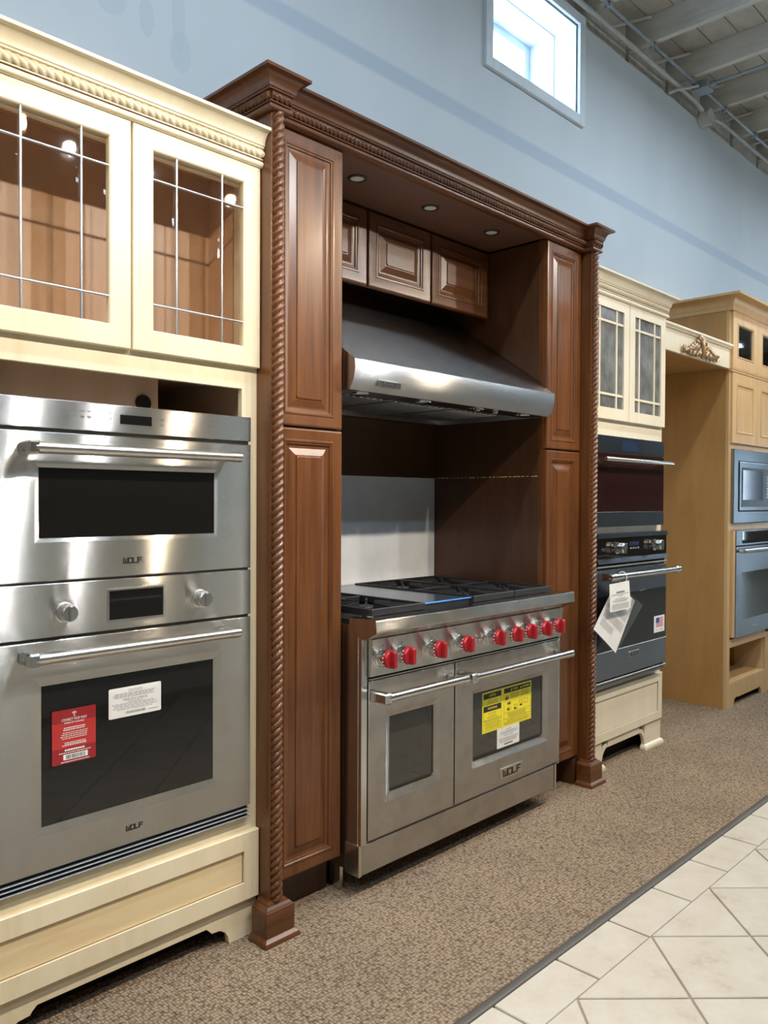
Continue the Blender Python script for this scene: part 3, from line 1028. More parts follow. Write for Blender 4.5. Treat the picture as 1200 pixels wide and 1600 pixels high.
# door with shallow bevelled window frame
def oven_door(t, x0, x1, z0, z1, y, win, bev, m, gm, rad=0.0, th=0.021, depth=0.004):
    g = G().rects(x0, x1, z0, z1, y, [(0, th), (0, 0.0025), (0.0025, 0)], False)
    bx0, bx1, bz0, bz1 = bev
    wx0, wx1, wz0, wz1 = win
    a = rrect(x0 + .0025, x1 - .0025, z0 + .0025, z1 - .0025, y, 0)
    if rad > 0:
        b = rrect(bx0, bx1, bz0, bz1, y, 0.004)
        n = len(b) // 4
        # frame face in four pieces between the plain outer loop and the rounded bevel loop
        base = len(g.v)
        g.v += [tuple(p) for p in a] + [tuple(p) for p in b]
        for s in range(4):
            g.f.append((base + s, base + (s + 1) % 4, base + 4 + ((s + 1) * n) % (4 * n), base + 4 + s * n + n - 1))
            for k_ in range(n - 1):
                g.f.append((base + s, base + 4 + s * n + k_ + 1, base + 4 + s * n + k_))
        g.loft([b, rrect(wx0 - .001, wx1 + .001, wz0 - .001, wz1 + .001, y + depth, rad), rrect(wx0, wx1, wz0, wz1, y + depth + .003, rad)], True, False, False)
    else:
        g.loft([a, rrect(bx0, bx1, bz0, bz1, y, 0), rrect(wx0, wx1, wz0, wz1, y + depth, 0), rrect(wx0, wx1, wz0, wz1, y + depth + .003, 0)], True, False, False)
    g.loft([rrect(wx0, wx1, wz0, wz1, y + th, 0), rrect(x0, x1, z0, z1, y + th, 0)], True, False, False)
    d_ = g.build('door', m, t)
    G().rects(wx0, wx1, wz0, wz1, y, [(0, depth + .006, rad), (0, depth + .002, rad)], True, rad, True).build('window_glass', gm, d_)
    return d_
dr = oven_door(ov, OX0, OX1, 1.127, 1.497, OF, (0.832, 1.340, 1.234, 1.409), (0.822, 1.350, 1.224, 1.419), 'steel', 'bglass', 0.0, 0.021, 0.0025)
g = block_letters(G(), 1.056, 1.1625, OF, 0.052, 0.0125, 0.0028)
g.build('lettering', 'ink', dr)
G().box(OX0 + .008, OX1 - .008, OF + .004, FY - .002, 1.497, 1.506).build('seam', 'gap', ov)
pro_handle(ov, 0.782, 1.396, 1.4545, OF, 1.934)

ov = thing('wall_oven', (OC, OF, 0.37), 'stainless wall oven with two round knobs and red sticker, in the left cream cabinet', 'oven')
G().box(OX0 + .03, OX1 - .03, FY + .020, 2.50, 0.385, 1.115, 0.004).build('oven_body', 'galv', ov)
cp = G().box(OX0, OX1, OF, FY - .001, 0.9875, 1.1215, 0.002).build('control_panel', 'steel', ov)
dsp = G().rects(1.010, 1.175, 1.011, 1.095, OF, [(0, .002), (0, -.003), (0.004, -.003), (0.004, -.001)], False).build('display_frame', 'satin', cp)
G().quad(1.014, 1.171, 1.015, 1.091, OF - .0012).build('display', 'bglass', cp)
def steel_knob(t, x, z, y, r=0.0235):
    g = G().cyl((x, y, z), (x, y - .040, z), 0, prof=[(0, r * 1.08), (0.004, r * 1.08), (0.005, r * .98), (0.030, r * .96), (0.0305, r * .90), (0.038, r * .88), (0.040, r * .82)], n=28)
    k_ = g.build('knob', 'satin', t, 30)
    G().box(x - .0045, x + .0045, y - .046, y - .038, z - r * .84, z + r * .84, 0.003).build('grip', 'satin', k_)
    return k_
steel_knob(ov, 0.894, 1.048, OF)
steel_knob(ov, 1.288, 1.050, OF)
dr = oven_door(ov, OX0, OX1, 0.409, 0.980, OF, (0.838, 1.337, 0.520, 0.869), (0.815, 1.362, 0.497, 0.892), 'steel', 'bglass', 0.0, 0.021, 0.003)
g = block_letters(G(), 1.064, 0.4465, OF, 0.047, 0.0115, 0.0026)
g.build('lettering', 'ink', dr)
G().box(OX0 + .008, OX1 - .008, OF + .004, FY - .002, 0.980, 0.9875).build('seam', 'gap', ov)
G().box(OX0 + .008, OX1 - .008, OF + .004, FY - .002, 1.1215, 1.127).build('seam', 'gap', ov)
pro_handle(ov, 0.782, 1.393, 0.9465, OF, 1.934)
G().box(OX0 + .006, OX1 - .006, OF + .010, FY - .002, 0.372, 0.409).build('vent_recess', 'gap', ov)
for i in range(3):
    z = 0.398 - i * 0.0115
    G().box(OX0 + .002, OX1 - .002, OF + .001, FY - .004, z - .0014, z + .0014, 0.0005).build('vent_slat', 'galv', ov)
# stickers on the oven glass (stand 0.5 mm proud of the glass)
YS = OF + .0025
st = G().rects(0.864, 0.979, 0.664, 0.801, YS - .0003, [(0, .0003, .004), (0, 0, .004)], True, .004, True).build('red_sticker', 'redpaper', ov)
st['label'] = 'red sticker with white print'
G().quad(0.8642, 0.9788, 0.7035, 0.768, YS - .0006).build('bright_band', 'redpaper2', st)
g = G()
yy = YS - .0009
g.text('CONNECT YOUR WOLF', 0.9215, 0.7745, yy, .0095, bold=.01, width=.066)
g.text('MOBILE APP AVAILABLE', 0.9215, 0.7685 - .002, yy, .006, bold=.01, width=.052)
for a0 in (0.004, 0.0075):
    g.loft([[(0.9215 + a0 * math.cos(t), yy, 0.784 + a0 * math.sin(t)) for t in [PI * .25 + PI * .5 * i / 6 for i in range(7)]], [(0.9215 + (a0 + .0018) * math.cos(t), yy, 0.784 + (a0 + .0018) * math.sin(t)) for t in [PI * .25 + PI * .5 * i / 6 for i in range(7)]]], False, False, False)
g.quad(.9198, .9232, .7815, .7848, yy)
g.lines(0.892, 0.951, 0.7465, 0.7565, yy, 2, .0026)
g.lines(0.884, 0.959, 0.725, 0.7445, yy, 4, .0018)
g.lines(0.890, 0.953, 0.7115, 0.7185, yy, 2, .0016)
g.lines(0.890, 0.953, 0.7085, 0.7115, yy, 1, .0022, 0)
g.lines(0.896, 0.950, 0.6950, 0.7010, yy, 1, .0044, 0.02)
g.lines(0.882, 0.966, 0.6895, 0.6935, yy, 1, .0020, 0)
g.quad(0.893, 0.957, 0.6735, 0.6875, yy)
g.lines(0.887, 0.962, 0.6665, 0.6705, yy, 1, .0020, 0)
g.build('lettering', 'paper', st)
g = G()
xx = 0.900
while xx < 0.950:
    wv = random.choice((.0007, .0011, .0016)); g.quad(xx, xx + wv, 0.6755, 0.6855, yy - .0002); xx += wv + random.choice((.0008, .0013))
g.build('barcode', 'ink', st)
st = G().rects(1.0145, 1.168, 0.752, 0.8315, YS - .0003, [(0, .0003, .004), (0, 0, .004)], True, .004, True).build('white_sticker', 'paper', ov)
st['label'] = 'white caution sticker'
g = G()
g.text('CAUTION', 1.091, 0.8215, yy + .0003, .0095, width=.040)
g.lines(1.024, 1.159, 0.8035, 0.8165, yy + .0003, 4, .0013)
g.text('MISE EN GARDE', 1.091, 0.7975, yy + .0003, .0095, width=.070)
g.lines(1.068, 1.115, 0.7905, 0.7925, yy + .0003, 1, .0014)
g.lines(1.024, 1.159, 0.7705, 0.7895, yy + .0003, 5, .0013)
xx = 1.063
while xx < 1.121:
    wv = random.choice((.0007, .0011, .0016)); g.quad(xx, xx + wv, 0.7595, 0.7665, yy + .0003); xx += wv + random.choice((.0008, .0013))
g.lines(1.130, 1.158, 0.760, 0.763, yy + .0003, 1, .0020, 0)
g.build('lettering', 'greyink', st)

# ================================================================== CHERRY SURROUND
BY = 2.645                      # back of the alcove
def tall_cabinet(side):
    f = (lambda x: x) if side == 'l' else mx
    def B(a, b):
        a, b = f(a), f(b)
        return min(a, b), max(a, b)
    lab = 'narrow tall cherry cabinet with rope column, beside the left cream cabinet' if side == 'l' else 'narrow tall cherry cabinet with rope column, right of the range'
    cx = f(1.68)
    c = thing('cherry_tall_cabinet', (cx, FY, 0), lab, 'cabinet', 'tall cherry cabinets flanking the range')
    a, b = B(1.5085, 1.850)
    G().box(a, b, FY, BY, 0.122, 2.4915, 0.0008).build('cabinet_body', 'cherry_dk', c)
    a2, b2 = B(1.556, 1.850)
    # lighter face-frame edge of the alcove opening
    e0, e1 = B(1.832, 1.8505)
    G().box(e0, e1, FY - .0008, FY + .022, 0.13, 2.495).build('stile_edge', 'cherry', c)
    a3, b3 = B(1.562, 1.846)
    raised_door(c, a3, b3, 0.131, 1.5605, DY)
    raised_door(c, a3, b3, 1.5665, 2.491, DY)
    t0, t1 = B(1.556, 1.850)
    G().box(t0, t1, 2.063, 2.075, 0.0, 0.122).build('toe_board', 'cherry_dk', c)
    # column: flat pilaster, rope, plinth
    p0, p1 = B(1.507, 1.553)
    G().box(p0, p1, 1.936, FY, 0.108, 2.4915, 0.0015).build('pilaster', 'cherry', c)
    xr = f(1.530)
    rp = G().rope((xr, 1.934, 0.118), (xr, 1.934, 2.4915), 0.0205, 0.0232, 3, 30, 0.004, 0.42).build('rope_column', 'cherry', c, 55)
    q0, q1 = B(1.4735, 1.5795)
    g = G()
    zt = 0.108
    g.loft([[(q0, 1.906, 0.02), (q1, 1.906, 0.02), (q1, 1.980, 0.02), (q0, 1.980, 0.02)]] +
           [[(q0 + i, 1.906 + i, z), (q1 - i, 1.906 + i, z), (q1 - i, 1.980, z), (q0 + i, 1.980, z)] for i, z in ((0, zt - .012), (.003, zt - .008), (.006, zt - .007), (.012, zt), (.016, zt), (.019, zt + .006), (.022, zt + .007), (.024, zt + .011))], True, True, True)
    pl = g.build('plinth', 'cherryX', c)
    s = 0.014
    g = G()
    pr = [(0, 0), (s, 0), (s, .006), (s * .75, .013), (s * .3, .018), (0, .021)]
    g.sweep([(q0, 1.980), (q0, 1.906), (q1, 1.906), (q1, 1.980)], [(o, z) for o, z in pr])
    g.build('shoe_moulding', 'cherryX', pl)
    if side == 'r':
        # filler between plinth and toe board
        G().box(*B(1.56, 1.60), 1.99, 2.063, 0.0, 0.119).build('toe_filler', 'cherry_dk', c)
    return c
tall_cabinet('l')
tall_cabinet('r')

# crown moulding across the top, breaking forward over both columns
X0c, X1c = 1.500, 1.560
cm = thing('cherry_crown_moulding', (XC, 1.975, 2.492), 'dark cherry crown moulding with rope detail across the top of the surround', 'moulding')
path = [(X0c, BY), (X0c, 1.930), (X1c, 1.930), (X1c, 1.975), (mx(X1c), 1.975), (mx(X1c), 1.930), (mx(X0c), 1.930), (mx(X0c), BY)]
g = G().sweep(path, crown_profile(2.492, 1.0, -0.018))
g.build('moulding_body', 'cherryX', cm, 35)
rz, ro_ = 2.5325, 0.007
for p, q in (((X0c - ro_, 2.63, rz), (X0c - ro_, 1.930 - ro_, rz)), ((X0c - ro_, 1.930 - ro_, rz), (X1c + ro_, 1.930 - ro_, rz)), ((X1c + ro_, 1.975 - ro_, rz), (mx(X1c) - ro_, 1.975 - ro_, rz)),
             ((mx(X1c) - ro_, 1.930 - ro_, rz), (mx(X0c) + ro_, 1.930 - ro_, rz)), ((mx(X0c) + ro_, 2.63, rz), (mx(X0c) + ro_, 1.930 - ro_, rz))):
    G().rope(p, q, 0.0148, 0.0185, 3, 24, 0.0035, 0.48).build('rope_moulding', 'cherryX', cm, 50)
G().box(1.50, mx(1.50), 1.99, BY, 2.585, 2.597).build('top_board', 'cherry_dk', cm)

# bridge cabinet over the hood with soffit
bc = thing('bridge_cabinet', (XC, 2.32, 2.186), 'low cherry wall cabinet with three raised panel doors above the hood', 'cabinet')
# open-bottomed for the duct: frame, ends and top only
g = G()
for z0, z1 in ((2.192, 2.225), (2.462, 2.497)):
    g.box(1.8515, mx(1.8515), 2.320, 2.339, z0, z1)
for a, b in ((1.8515, 1.89), (2.25, 2.30), (2.64, 2.69), (mx(1.89), mx(1.8515))):
    g.box(a, b, 2.320, 2.339, 2.225, 2.462)
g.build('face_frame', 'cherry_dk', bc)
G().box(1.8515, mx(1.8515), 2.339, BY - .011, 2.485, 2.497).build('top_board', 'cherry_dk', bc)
for a, b in ((1.862, 2.271), (2.281, 2.658), (2.668, 3.074)):
    raised_door(bc, a, b, 2.187, 2.489, 2.300, 'cherryX', 0.020, 1.18)
sf = thing('alcove_soffit', (XC, 2.0, 2.497), 'flat brown soffit panel under the crown with three recessed lights', 'panel')
G().box(1.8515, mx(1.8515), 2.0045, BY - .001, 2.499, 2.512).build('soffit_board', 'soffit', sf)
G().box(1.8515, mx(1.8515), 1.9935, 2.0045, 2.499, 2.58).build('fascia', 'cherryX', sf)
for xx, which in ((2.045, 'left'), (2.450, 'middle'), (2.855, 'right')):
    t = thing('recessed_light', (xx, 2.125, 2.499), 'unlit recessed puck light with black rim, %s of three in the soffit' % which, 'light', 'puck lights in the soffit')
    n = 24
    loops = [[(xx + r * math.cos(2 * PI * j / n), 2.125 + r * math.sin(2 * PI * j / n), z) for j in range(n)] for r, z in ((.036, 2.4988), (.036, 2.496), (.033, 2.494), (.027, 2.494), (.025, 2.497))]
    G().loft(loops, True, False, False).build('rim', 'dullblack', t, 30)
    loops = [[(xx + r * math.cos(2 * PI * j / n), 2.125 + r * math.sin(2 * PI * j / n), z) for j in range(n)] for r, z in ((.026, 2.4975), (.018, 2.4955), (.006, 2.495))]
    G().loft(loops).build('lens', 'lamp_lens', t, 40)

# back of the alcove
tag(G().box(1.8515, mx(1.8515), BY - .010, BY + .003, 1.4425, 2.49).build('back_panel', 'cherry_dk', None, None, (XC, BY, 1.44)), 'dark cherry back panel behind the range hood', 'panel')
tag(G().box(1.8515, mx(1.8515), BY - .0105, BY + .003, 0.02, 1.4420).build('splash_panel', 'white', None, None, (XC, BY, 0.02)), 'plain white backsplash panel on the wall behind the range', 'panel')
# chipped seam line on the right side of the alcove
g = G()
for i in range(26):
    y0 = 2.03 + i * 0.0235
    g.box(mx(1.8515) - .0002, mx(1.8515) + .002, y0, y0 + random.uniform(.008, .022), 1.4425 - random.uniform(.001, .003), 1.4425 + random.uniform(.001, .003))
sm = g.build('worn_seam', 'raw_edge', [o for o in COL.objects if o.name.startswith('cherry_tall_cabinet')][-1])

# ================================================================== RANGE HOOD
HX0, HX1 = 1.858, 3.074
hd = thing('range_hood', (XC, 2.2, 1.703), 'sloping stainless range hood in the cherry alcove', 'range hood')
nose = [(1.966, 1.703), (1.951, 1.722), (1.942, 1.745), (1.938, 1.770), (1.9375, 1.792), (1.940, 1.803)]
g = G()
outer = nose + [(2.618, 2.266), (2.626, 2.271), (BY - .012, 2.271)]
inner = [(2.610, 2.261), (1.944, 1.800), (1.946, 1.745), (1.972, 1.7035)]
outline = outer + [(BY - .012, 2.261)] + inner
g.prism(outline, 'X', HX0, HX1)
g.build('hood_shell', 'steel_hood', hd, 20)
g = G()
for x0, x1 in ((HX0, HX0 + .003), (HX1 - .003, HX1)):
    g.prism(nose + [(2.618, 2.266), (BY - .012, 2.266), (BY - .012, 1.703)], 'X', x0 + .0002, x1 - .0002)
g.each('side_cheek', 'steel_hood', hd)
g = G().box(HX0 + .004, HX1 - .004, 1.968, 2.08, 1.7045, 1.712, 0.001)
g.build('underside_rail', 'steel_hood', hd)
G().box(HX0 + .004, HX1 - .004, 2.08, BY - .012, 1.735, 1.742).build('underside_liner', 'steel_hood', hd)
G().box(HX0 + .004, HX1 - .004, BY - .05, BY - .012, 1.7045, 1.735, 0.001).build('rear_rail', 'steel_hood', hd)
for i in range(3):
    a = HX0 + .06 + i * .375
    bf = G().box(a, a + .345, 2.16, 2.56, 1.722, 1.734, 0.002).build('baffle_filter', 'steel_hood', hd)
    q = G()
    for j in range(9):
        q.box(a + .02 + j * .036, a + .036 + j * .036, 2.18, 2.54, 1.7165, 1.7225, 0.002)
    q.build('baffle_slats', 'satin', bf)
for xx in (1.97, 2.30, 2.63, 2.96):
    t = G().cyl((xx, 2.03, 1.7045), (xx, 2.03, 1.6985), 0, prof=[(0, .034), (.004, .033), (.006, .026)], n=20).build('hood_lamp', 'chrome', hd, 30)
for xx in (2.60, 2.72):
    G().cyl((xx, 2.00, 1.7045), (xx, 2.00, 1.690), 0, prof=[(0, .012), (.012, .011), (.014, .009)], n=14).build('hood_knob', 'chrome', hd, 30)
pl = G().box(1.975, 2.079, 1.9385 - .0045, 1.946, 1.7185, 1.7425, 0.0015)
# tilt of the nose under the badge is slight, the plate stands just proud of it
pl = pl.build('badge_plate', 'chrome', hd)
block_letters(G(), 1.990, 1.7245, 1.934, 0.074, 0.012, 0.0028).build('lettering', 'ink', pl)

# ================================================================== RANGE
rg = thing('gas_range', (XC, 1.9, 0), 'wide stainless double-oven range with red knobs under the hood', 'range')
RX0, RX1, RF = 1.860, 3.072, 1.897
G().box(RX0, RX1, 1.918, 2.60, 0.085, 0.915, 0.002).build('range_body', 'steel', rg)
# front edge strips of the chassis
g = G()
for a, b in ((RX0, 1.886), (3.062, RX1)):
    g.box(a, b, 1.902, 1.918, 0.182, 0.874, 0.001)
g.each('side_trim', 'satin', rg)
G().box(1.888, 3.060, 1.9145, 1.918, 0.186, 0.874).build('front_recess', 'gap', rg)
# kick panel
kp = G().box(1.874, 3.046, 1.911, 1.918, 0.079, 0.179, 0.0015).build('kick_panel', 'steel_range', rg)
g = G()
g.box(1.857, 1.871, 1.909, 1.980, 0.077, 0.182, 0.001)
g.box(3.049, 3.063, 1.909, 1.980, 0.077, 0.182, 0.001)
g.each('kick_end', 'satin', rg)
for xx in (1.885, 3.045):
    for yy in (2.075, 2.54):
        g = G().cyl((xx, yy, 0.0), (xx, yy, 0.09), 0, prof=[(0, .020), (.008, .020), (.010, .013), (.09, .013)], n=14)
        g.build('leg', 'black', rg, 30)
g = G().box(1.868, 1.882, 2.012, 2.05, 0.0, 0.085, 0.001)
g.build('leg_guard', 'satin', rg)
# control panel (leans back slightly) with bullnose ledge
g = G().prism([(1.8905, 0.744), (1.880, 0.870), (1.905, 0.870), (1.905, 0.744)], 'X', 1.888, 3.060)
cpn = g.build('control_panel', 'steel_range', rg)
g = G().prism([(1.960, 0.9385), (1.842, 0.9425), (1.836, 0.9405), (1.8345, 0.936), (1.8310, 0.903), (1.833, 0.8985), (1.881, 0.872), (1.905, 0.872), (1.960, 0.90)], 'X', 1.8575, 3.0745)
g.build('bullnose_ledge', 'steel_range', rg)
knob_x = [1.938, 2.032, 2.197, 2.354, 2.551, 2.667, 2.767, 2.877, 2.977]
for i, xx in enumerate(knob_x):
    z = 0.8035
    y = 1.8857
    g = G().cyl((xx, y + .002, z), (xx, y - .030, z), 0, prof=[(0, .0305), (.004, .0305), (.005, .029), (.027, .0285), (.032, .0275)], n=28)
    bz = g.build('knob_bezel', 'chrome', rg, 30)
    g = G().cyl((xx, y - .030, z), (xx, y - .050, z), 0, prof=[(0, .0300), (.001, .0310), (.012, .0300), (.017, .0265), (.019, .020)], n=28)
    kb = g.build('knob', 'red', rg, 32)
    lp = []
    for dy, wv, hv in ((-.040, .0085, .0295), (-.052, .0085, .0295), (-.062, .0080, .0285), (-.066, .0060, .0255)):
        lp.append([(p[0], y + dy, p[2]) for p in rrect(xx - wv, xx + wv, z - hv, z + hv, 0, .005, 3)])
    G().loft(lp).build('knob_grip', 'red', kb, 40)
    q = G()
    for a in (2.5, 2.9, 3.3, 3.7, 4.1):
        ca, sa = math.cos(a), math.sin(a)
        q.box(xx + .0312 * ca - .0012, xx + .0312 * ca + .0012, y - .036, y - .0325, z + .0312 * sa - .0020, z + .0312 * sa + .0020)
    q.build('index_mark', 'paper', kb)
    if i in (2, 3):
        G().cyl((xx + .006, y, 0.845), (xx + .006, y - .002, 0.845), .0045, n=10).build('indicator', 'black', cpn)
    else:
        G().quad(xx - .002, xx + .002, .842, .846, y - .004).build('index_dot', 'ink', cpn)
for xx in (2.462, 2.498):
    G().cyl((xx, 1.887, 0.8065), (xx, 1.872, 0.8065), 0, prof=[(0, .0105), (.008, .010), (.013, .0085), (.015, .004)], n=18).each('push_button', 'chrome', rg, 30)
G().box(1.889, 3.059, 1.900, 1.906, 0.7275, 0.7435).build('vent_gap', 'gap', rg)
G().box(1.889, 3.059, 1.8935, 1.902, 0.7335, 0.7365).build('vent_trim', 'satin', rg)
# oven doors
dl = oven_door(rg, 1.889, 2.3385, 0.1935, 0.7285, RF, (1.996, 2.228, 0.332, 0.592), (1.971, 2.256, 0.304, 0.616), 'steel_range', 'rglass', 0.012, 0.008, 0.010)
drr = oven_door(rg, 2.3455, 3.0595, 0.1935, 0.7285, RF, (2.461, 2.942, 0.328, 0.590), (2.447, 2.973, 0.304, 0.609), 'steel_range', 'rglass', 0.012, 0.008, 0.010)
pro_handle(rg, 1.893, 2.337, 0.6790, RF, 1.836, 0.0165, 'chrome', True, 0.032)
pro_handle(rg, 2.355, 3.062, 0.6770, RF, 1.836, 0.0165, 'chrome', False, 0.032)
pl = G().box(2.628, 2.781, RF - .003, RF + .001, 0.217, 0.262, 0.0015).build('badge_plate', 'chrome', rg)
block_letters(G(), 2.648, 0.2285, RF - .003, 0.118, 0.0225, 0.0050).build('lettering', 'ink', pl)
# yellow warning sticker and white sticker on the right oven window
YG = RF + .012
st = G().box(2.525, 2.862, YG - .0005, YG - .0001, 0.4195, 0.580).build('yellow_sticker', 'yellow', rg)
st['label'] = 'yellow warning sticker with black print'
ys = YG - .0008
g = G()
g.quad(2.532, 2.650, 0.5520, 0.5735, ys)
g.quad(2.532, 2.650, 0.5010, 0.5240, ys)
g.quad(2.668, 2.855, 0.5540, 0.5740, ys)
def frame(q, x0, x1, z0, z1, y, t=.0010):
    q.quad(x0, x1, z0, z0 + t, y); q.quad(x0, x1, z1 - t, z1, y); q.quad(x0, x0 + t, z0, z1, y); q.quad(x1 - t, x1, z0, z1, y)
frame(g, 2.532, 2.650, 0.4265, 0.5735, ys)
frame(g, 2.668, 2.855, 0.4265, 0.5740, ys)
for i, s in enumerate(('DO NOT ROUTE', 'FROM FOLD SIDE', 'UNPACK FROM BASE')):
    g.text(s, 2.591, 0.5445 - i * .0075, ys, .0066, width=(.058, .066, .084)[i])
for i, s in enumerate(('IF YOU SMELL', 'GAS CALL THE', 'SERVICE DEPARTMENT')):
    g.text(s, 2.591, 0.4930 - i * .0085, ys, .0066, width=(.052, .046, .070)[i])
g.lines(2.536, 2.647, 0.4315, 0.4665, ys, 7, .0014)
g.quad(2.532, 2.650, 0.4675, 0.4690, ys)
for xx in (2.706, 2.779):
    g.quad(xx, xx + .0008, 0.522, 0.554, ys)
for zz in (0.520, 0.4735, 0.4490):
    g.quad(2.668, 2.855, zz, zz + .001, ys)
g.lines(2.710, 2.776, 0.525, 0.551, ys, 8, .0012)
g.lines(2.783, 2.850, 0.525, 0.551, ys, 8, .0012)
g.prism([(2.675, 0.526), (2.687, 0.548), (2.690, 0.526)], 'Y', ys, ys + .0001)
g.prism([(2.690, 0.527), (2.697, 0.547), (2.701, 0.527)], 'Y', ys, ys + .0001)
for a, b, c, e in ((2.690, 2.716, 0.505, 0.516), (2.690, 2.716, 0.482, 0.494), (2.736, 2.762, 0.4795, 0.498), (2.775, 2.797, 0.499, 0.512), (2.778, 2.796, 0.487, 0.494), (2.806, 2.838, 0.494, 0.513)):
    frame(g, a, b, c, e, ys, .0013)
g.quad(2.692, 2.714, 0.508, 0.513, ys); g.quad(2.740, 2.753, 0.481, 0.487, ys); g.quad(2.779, 2.795, .488, .493, ys); g.quad(2.692, 2.706, .484, .490, ys)
g.lines(2.690, 2.835, 0.4515, 0.4715, ys, 5, .0014)
g.lines(2.672, 2.850, 0.4290, 0.4470, ys, 4, .0013)
g.build('lettering', 'ink', st)
g = G()
yz = ys - .0003
g.text('CAUTION', 2.591, 0.5628, yz, .013, width=.044, bold=.01)
g.text('WARNING', 2.591, 0.5125, yz, .013, width=.062, bold=.01)
g.text('WARNING', 2.748, 0.5640, yz, .0105, width=.034, bold=.01)
g.text('AVERTISSEMENT', 2.822, 0.5640, yz, .0105, width=.052, bold=.01)
for xx in (2.720, 2.786):
    g.prism([(xx - .005, 0.5595), (xx + .005, 0.5595), (xx, 0.5690)], 'Y', yz, yz + .0001)
g.build('header_lettering', 'yellow', st)
st = G().rects(2.623, 2.777, 0.3395, 0.4190, YG - .0007, [(0, .0005, .003), (0, 0, .003)], True, .003, True).build('white_sticker', 'paper', rg)
st['label'] = 'white caution sticker under the yellow one'
ys = YG - .0010
g = G()
g.text('CAUTION', 2.700, 0.4080, ys, .0085, width=.036)
g.lines(2.633, 2.768, 0.3905, 0.4030, ys, 4, .0013)
g.text('MISE EN GARDE', 2.700, 0.3850, ys, .0085, width=.066)
g.lines(2.633, 2.768, 0.3580, 0.3775, ys, 6, .0013)
g.quad(2.672, 2.730, 0.3470, 0.3535, ys)
g.build('lettering', 'greyink', st)
# faint wire racks behind the smoked glass
# cooktop
G().box(1.868, 3.064, 1.925, 2.590, 0.905, 0.9300, 0.003).build('cooktop', 'black', rg)
G().box(1.868, 3.064, 1.9605, 2.590, 0.9300, 0.9315).build('burner_pan', 'iron', rg)
bk = G().box(1.862, 3.070, 2.585, BY - .012, 0.90, 0.956, 0.002).build('rear_trim', 'steel_range', rg)
q = G()
for i in range(60):
    xx = 1.885 + i * .0197
    q.box(xx, xx + .011, 2.5835, 2.586, 0.940, 0.950)
q.build('vent_slots', 'satin', bk)
GZ0, GZ1 = 0.9315, 0.966
secs = [(1.909, 2.181), (2.462, 2.731), (2.735, 3.004)]
gy0, gy1 = 1.905, 2.565
for a, b in secs:
    g = G()
    t = .011
    # perimeter frame
    g.box(a, b, gy0, gy0 + t, GZ1 - .024, GZ1, .002)
    g.box(a, b, gy1 - t, gy1, GZ1 - .024, GZ1, .002)
    g.box(a, a + t, gy0 + t, gy1 - t, GZ1 - .024, GZ1, .002)
    g.box(b - t, b, gy0 + t, gy1 - t, GZ1 - .024, GZ1, .002)
    ym = (gy0 + gy1) / 2
    g.box(a + t, b - t, ym - t / 2, ym + t / 2, GZ1 - .020, GZ1 - .003, .002)
    for x_ in (a, b - t):
        for y_ in (gy0 + .035, gy1 - .05):
            g.box(x_, x_ + t, y_, y_ + .015, 0.9315, GZ1 - .023)
    xm = (a + b) / 2
    for cy in ((gy0 + ym) / 2, (gy1 + ym) / 2):
        for ang in range(8):
            an = PI / 8 * 2 * ang
            ca, sa = math.cos(an), math.sin(an)
            ro2 = .125 if ang % 2 == 0 else .165
            ro2 = min(ro2, .125 / max(abs(ca), 1e-6)) if abs(ca) > .3 else .155
            p0 = Vector((xm + ca * .040, cy + sa * .040, GZ1 + .002))
            p1 = Vector((xm + ca * ro2, cy + sa * ro2, GZ1 - .006))
            nx, ny = -sa * .0045, ca * .0045
            lo_ = []
            for p, h in ((p0, .022), (p1, .018)):
                lo_.append([(p.x - nx, p.y - ny, p.z - h), (p.x + nx, p.y + ny, p.z - h), (p.x + nx * .7, p.y + ny * .7, p.z), (p.x - nx * .7, p.y - ny * .7, p.z)])
            g.loft(lo_)
    gr = g.build('grate', 'iron', rg)
    for cy in ((gy0 + ym) / 2, (gy1 + ym) / 2):
        G().cyl((xm, cy, .9315), (xm, cy, .952), 0, prof=[(0, .058), (.008, .056), (.009, .046), (.015, .046), (.016, .035), (.0205, .033)], n=20).build('burner', 'iron', rg, 30)
gd = G().box(2.190, 2.457, 1.918, 2.565, 0.9315, 0.958, .003).build('griddle', 'black', rg)
G().box(2.193, 2.454, 1.930, 2.545, 0.958, 0.9605, .001).build('griddle_plate', 'griddle', gd)
G().box(2.189, 2.458, 1.913, 1.930, 0.957, 0.9625, .002).build('blue_film_edge', 'bluefilm', gd)

# ================================================================== RIGHT CREAM OVEN CABINET
RCX0, RCX1 = 3.436, 4.262
rc = thing('cream_oven_cabinet', ((RCX0 + RCX1) / 2, FY, 0), 'tall pale cream oven cabinet with wooden muntin glass doors, right of the cherry surround', 'cabinet')
g = G()
g.box(RCX0, RCX0 + .018, FY + .019, WY - .004, 0.0, 2.43)
g.box(RCX1 - .018, RCX1, FY + .019, WY - .004, 0.0, 2.43)
g.each('side_panel', 'cream2', rc)
G().box(RCX0 + .018, RCX1 - .018, WY - .012, WY - .004, 0.10, 2.43).build('back_panel', 'interior', rc)
g = G()
for z in (0.10, 0.385, 1.185, 1.70, 2.36):
    g.box(RCX0 + .018, RCX1 - .018, FY + .019, WY - .012, z, z + .018)
g.each('shelf_board', 'interior', rc)
g = G()
g.box(RCX0, 3.500, FY, FY + .019, 0.14, 2.345)
g.box(4.200, RCX1, FY, FY + .019, 0.14, 2.345)
for z0, z1 in ((1.648, 1.795), (2.27, 2.345), (1.168, 1.212), (0.14, 0.44)):
    g.box(3.500, 4.200, FY, FY + .019, z0, z1)
g.box(3.83, 3.866, FY, FY + .019, 1.795, 2.27)
g.build('face_frame', 'cream2', rc)
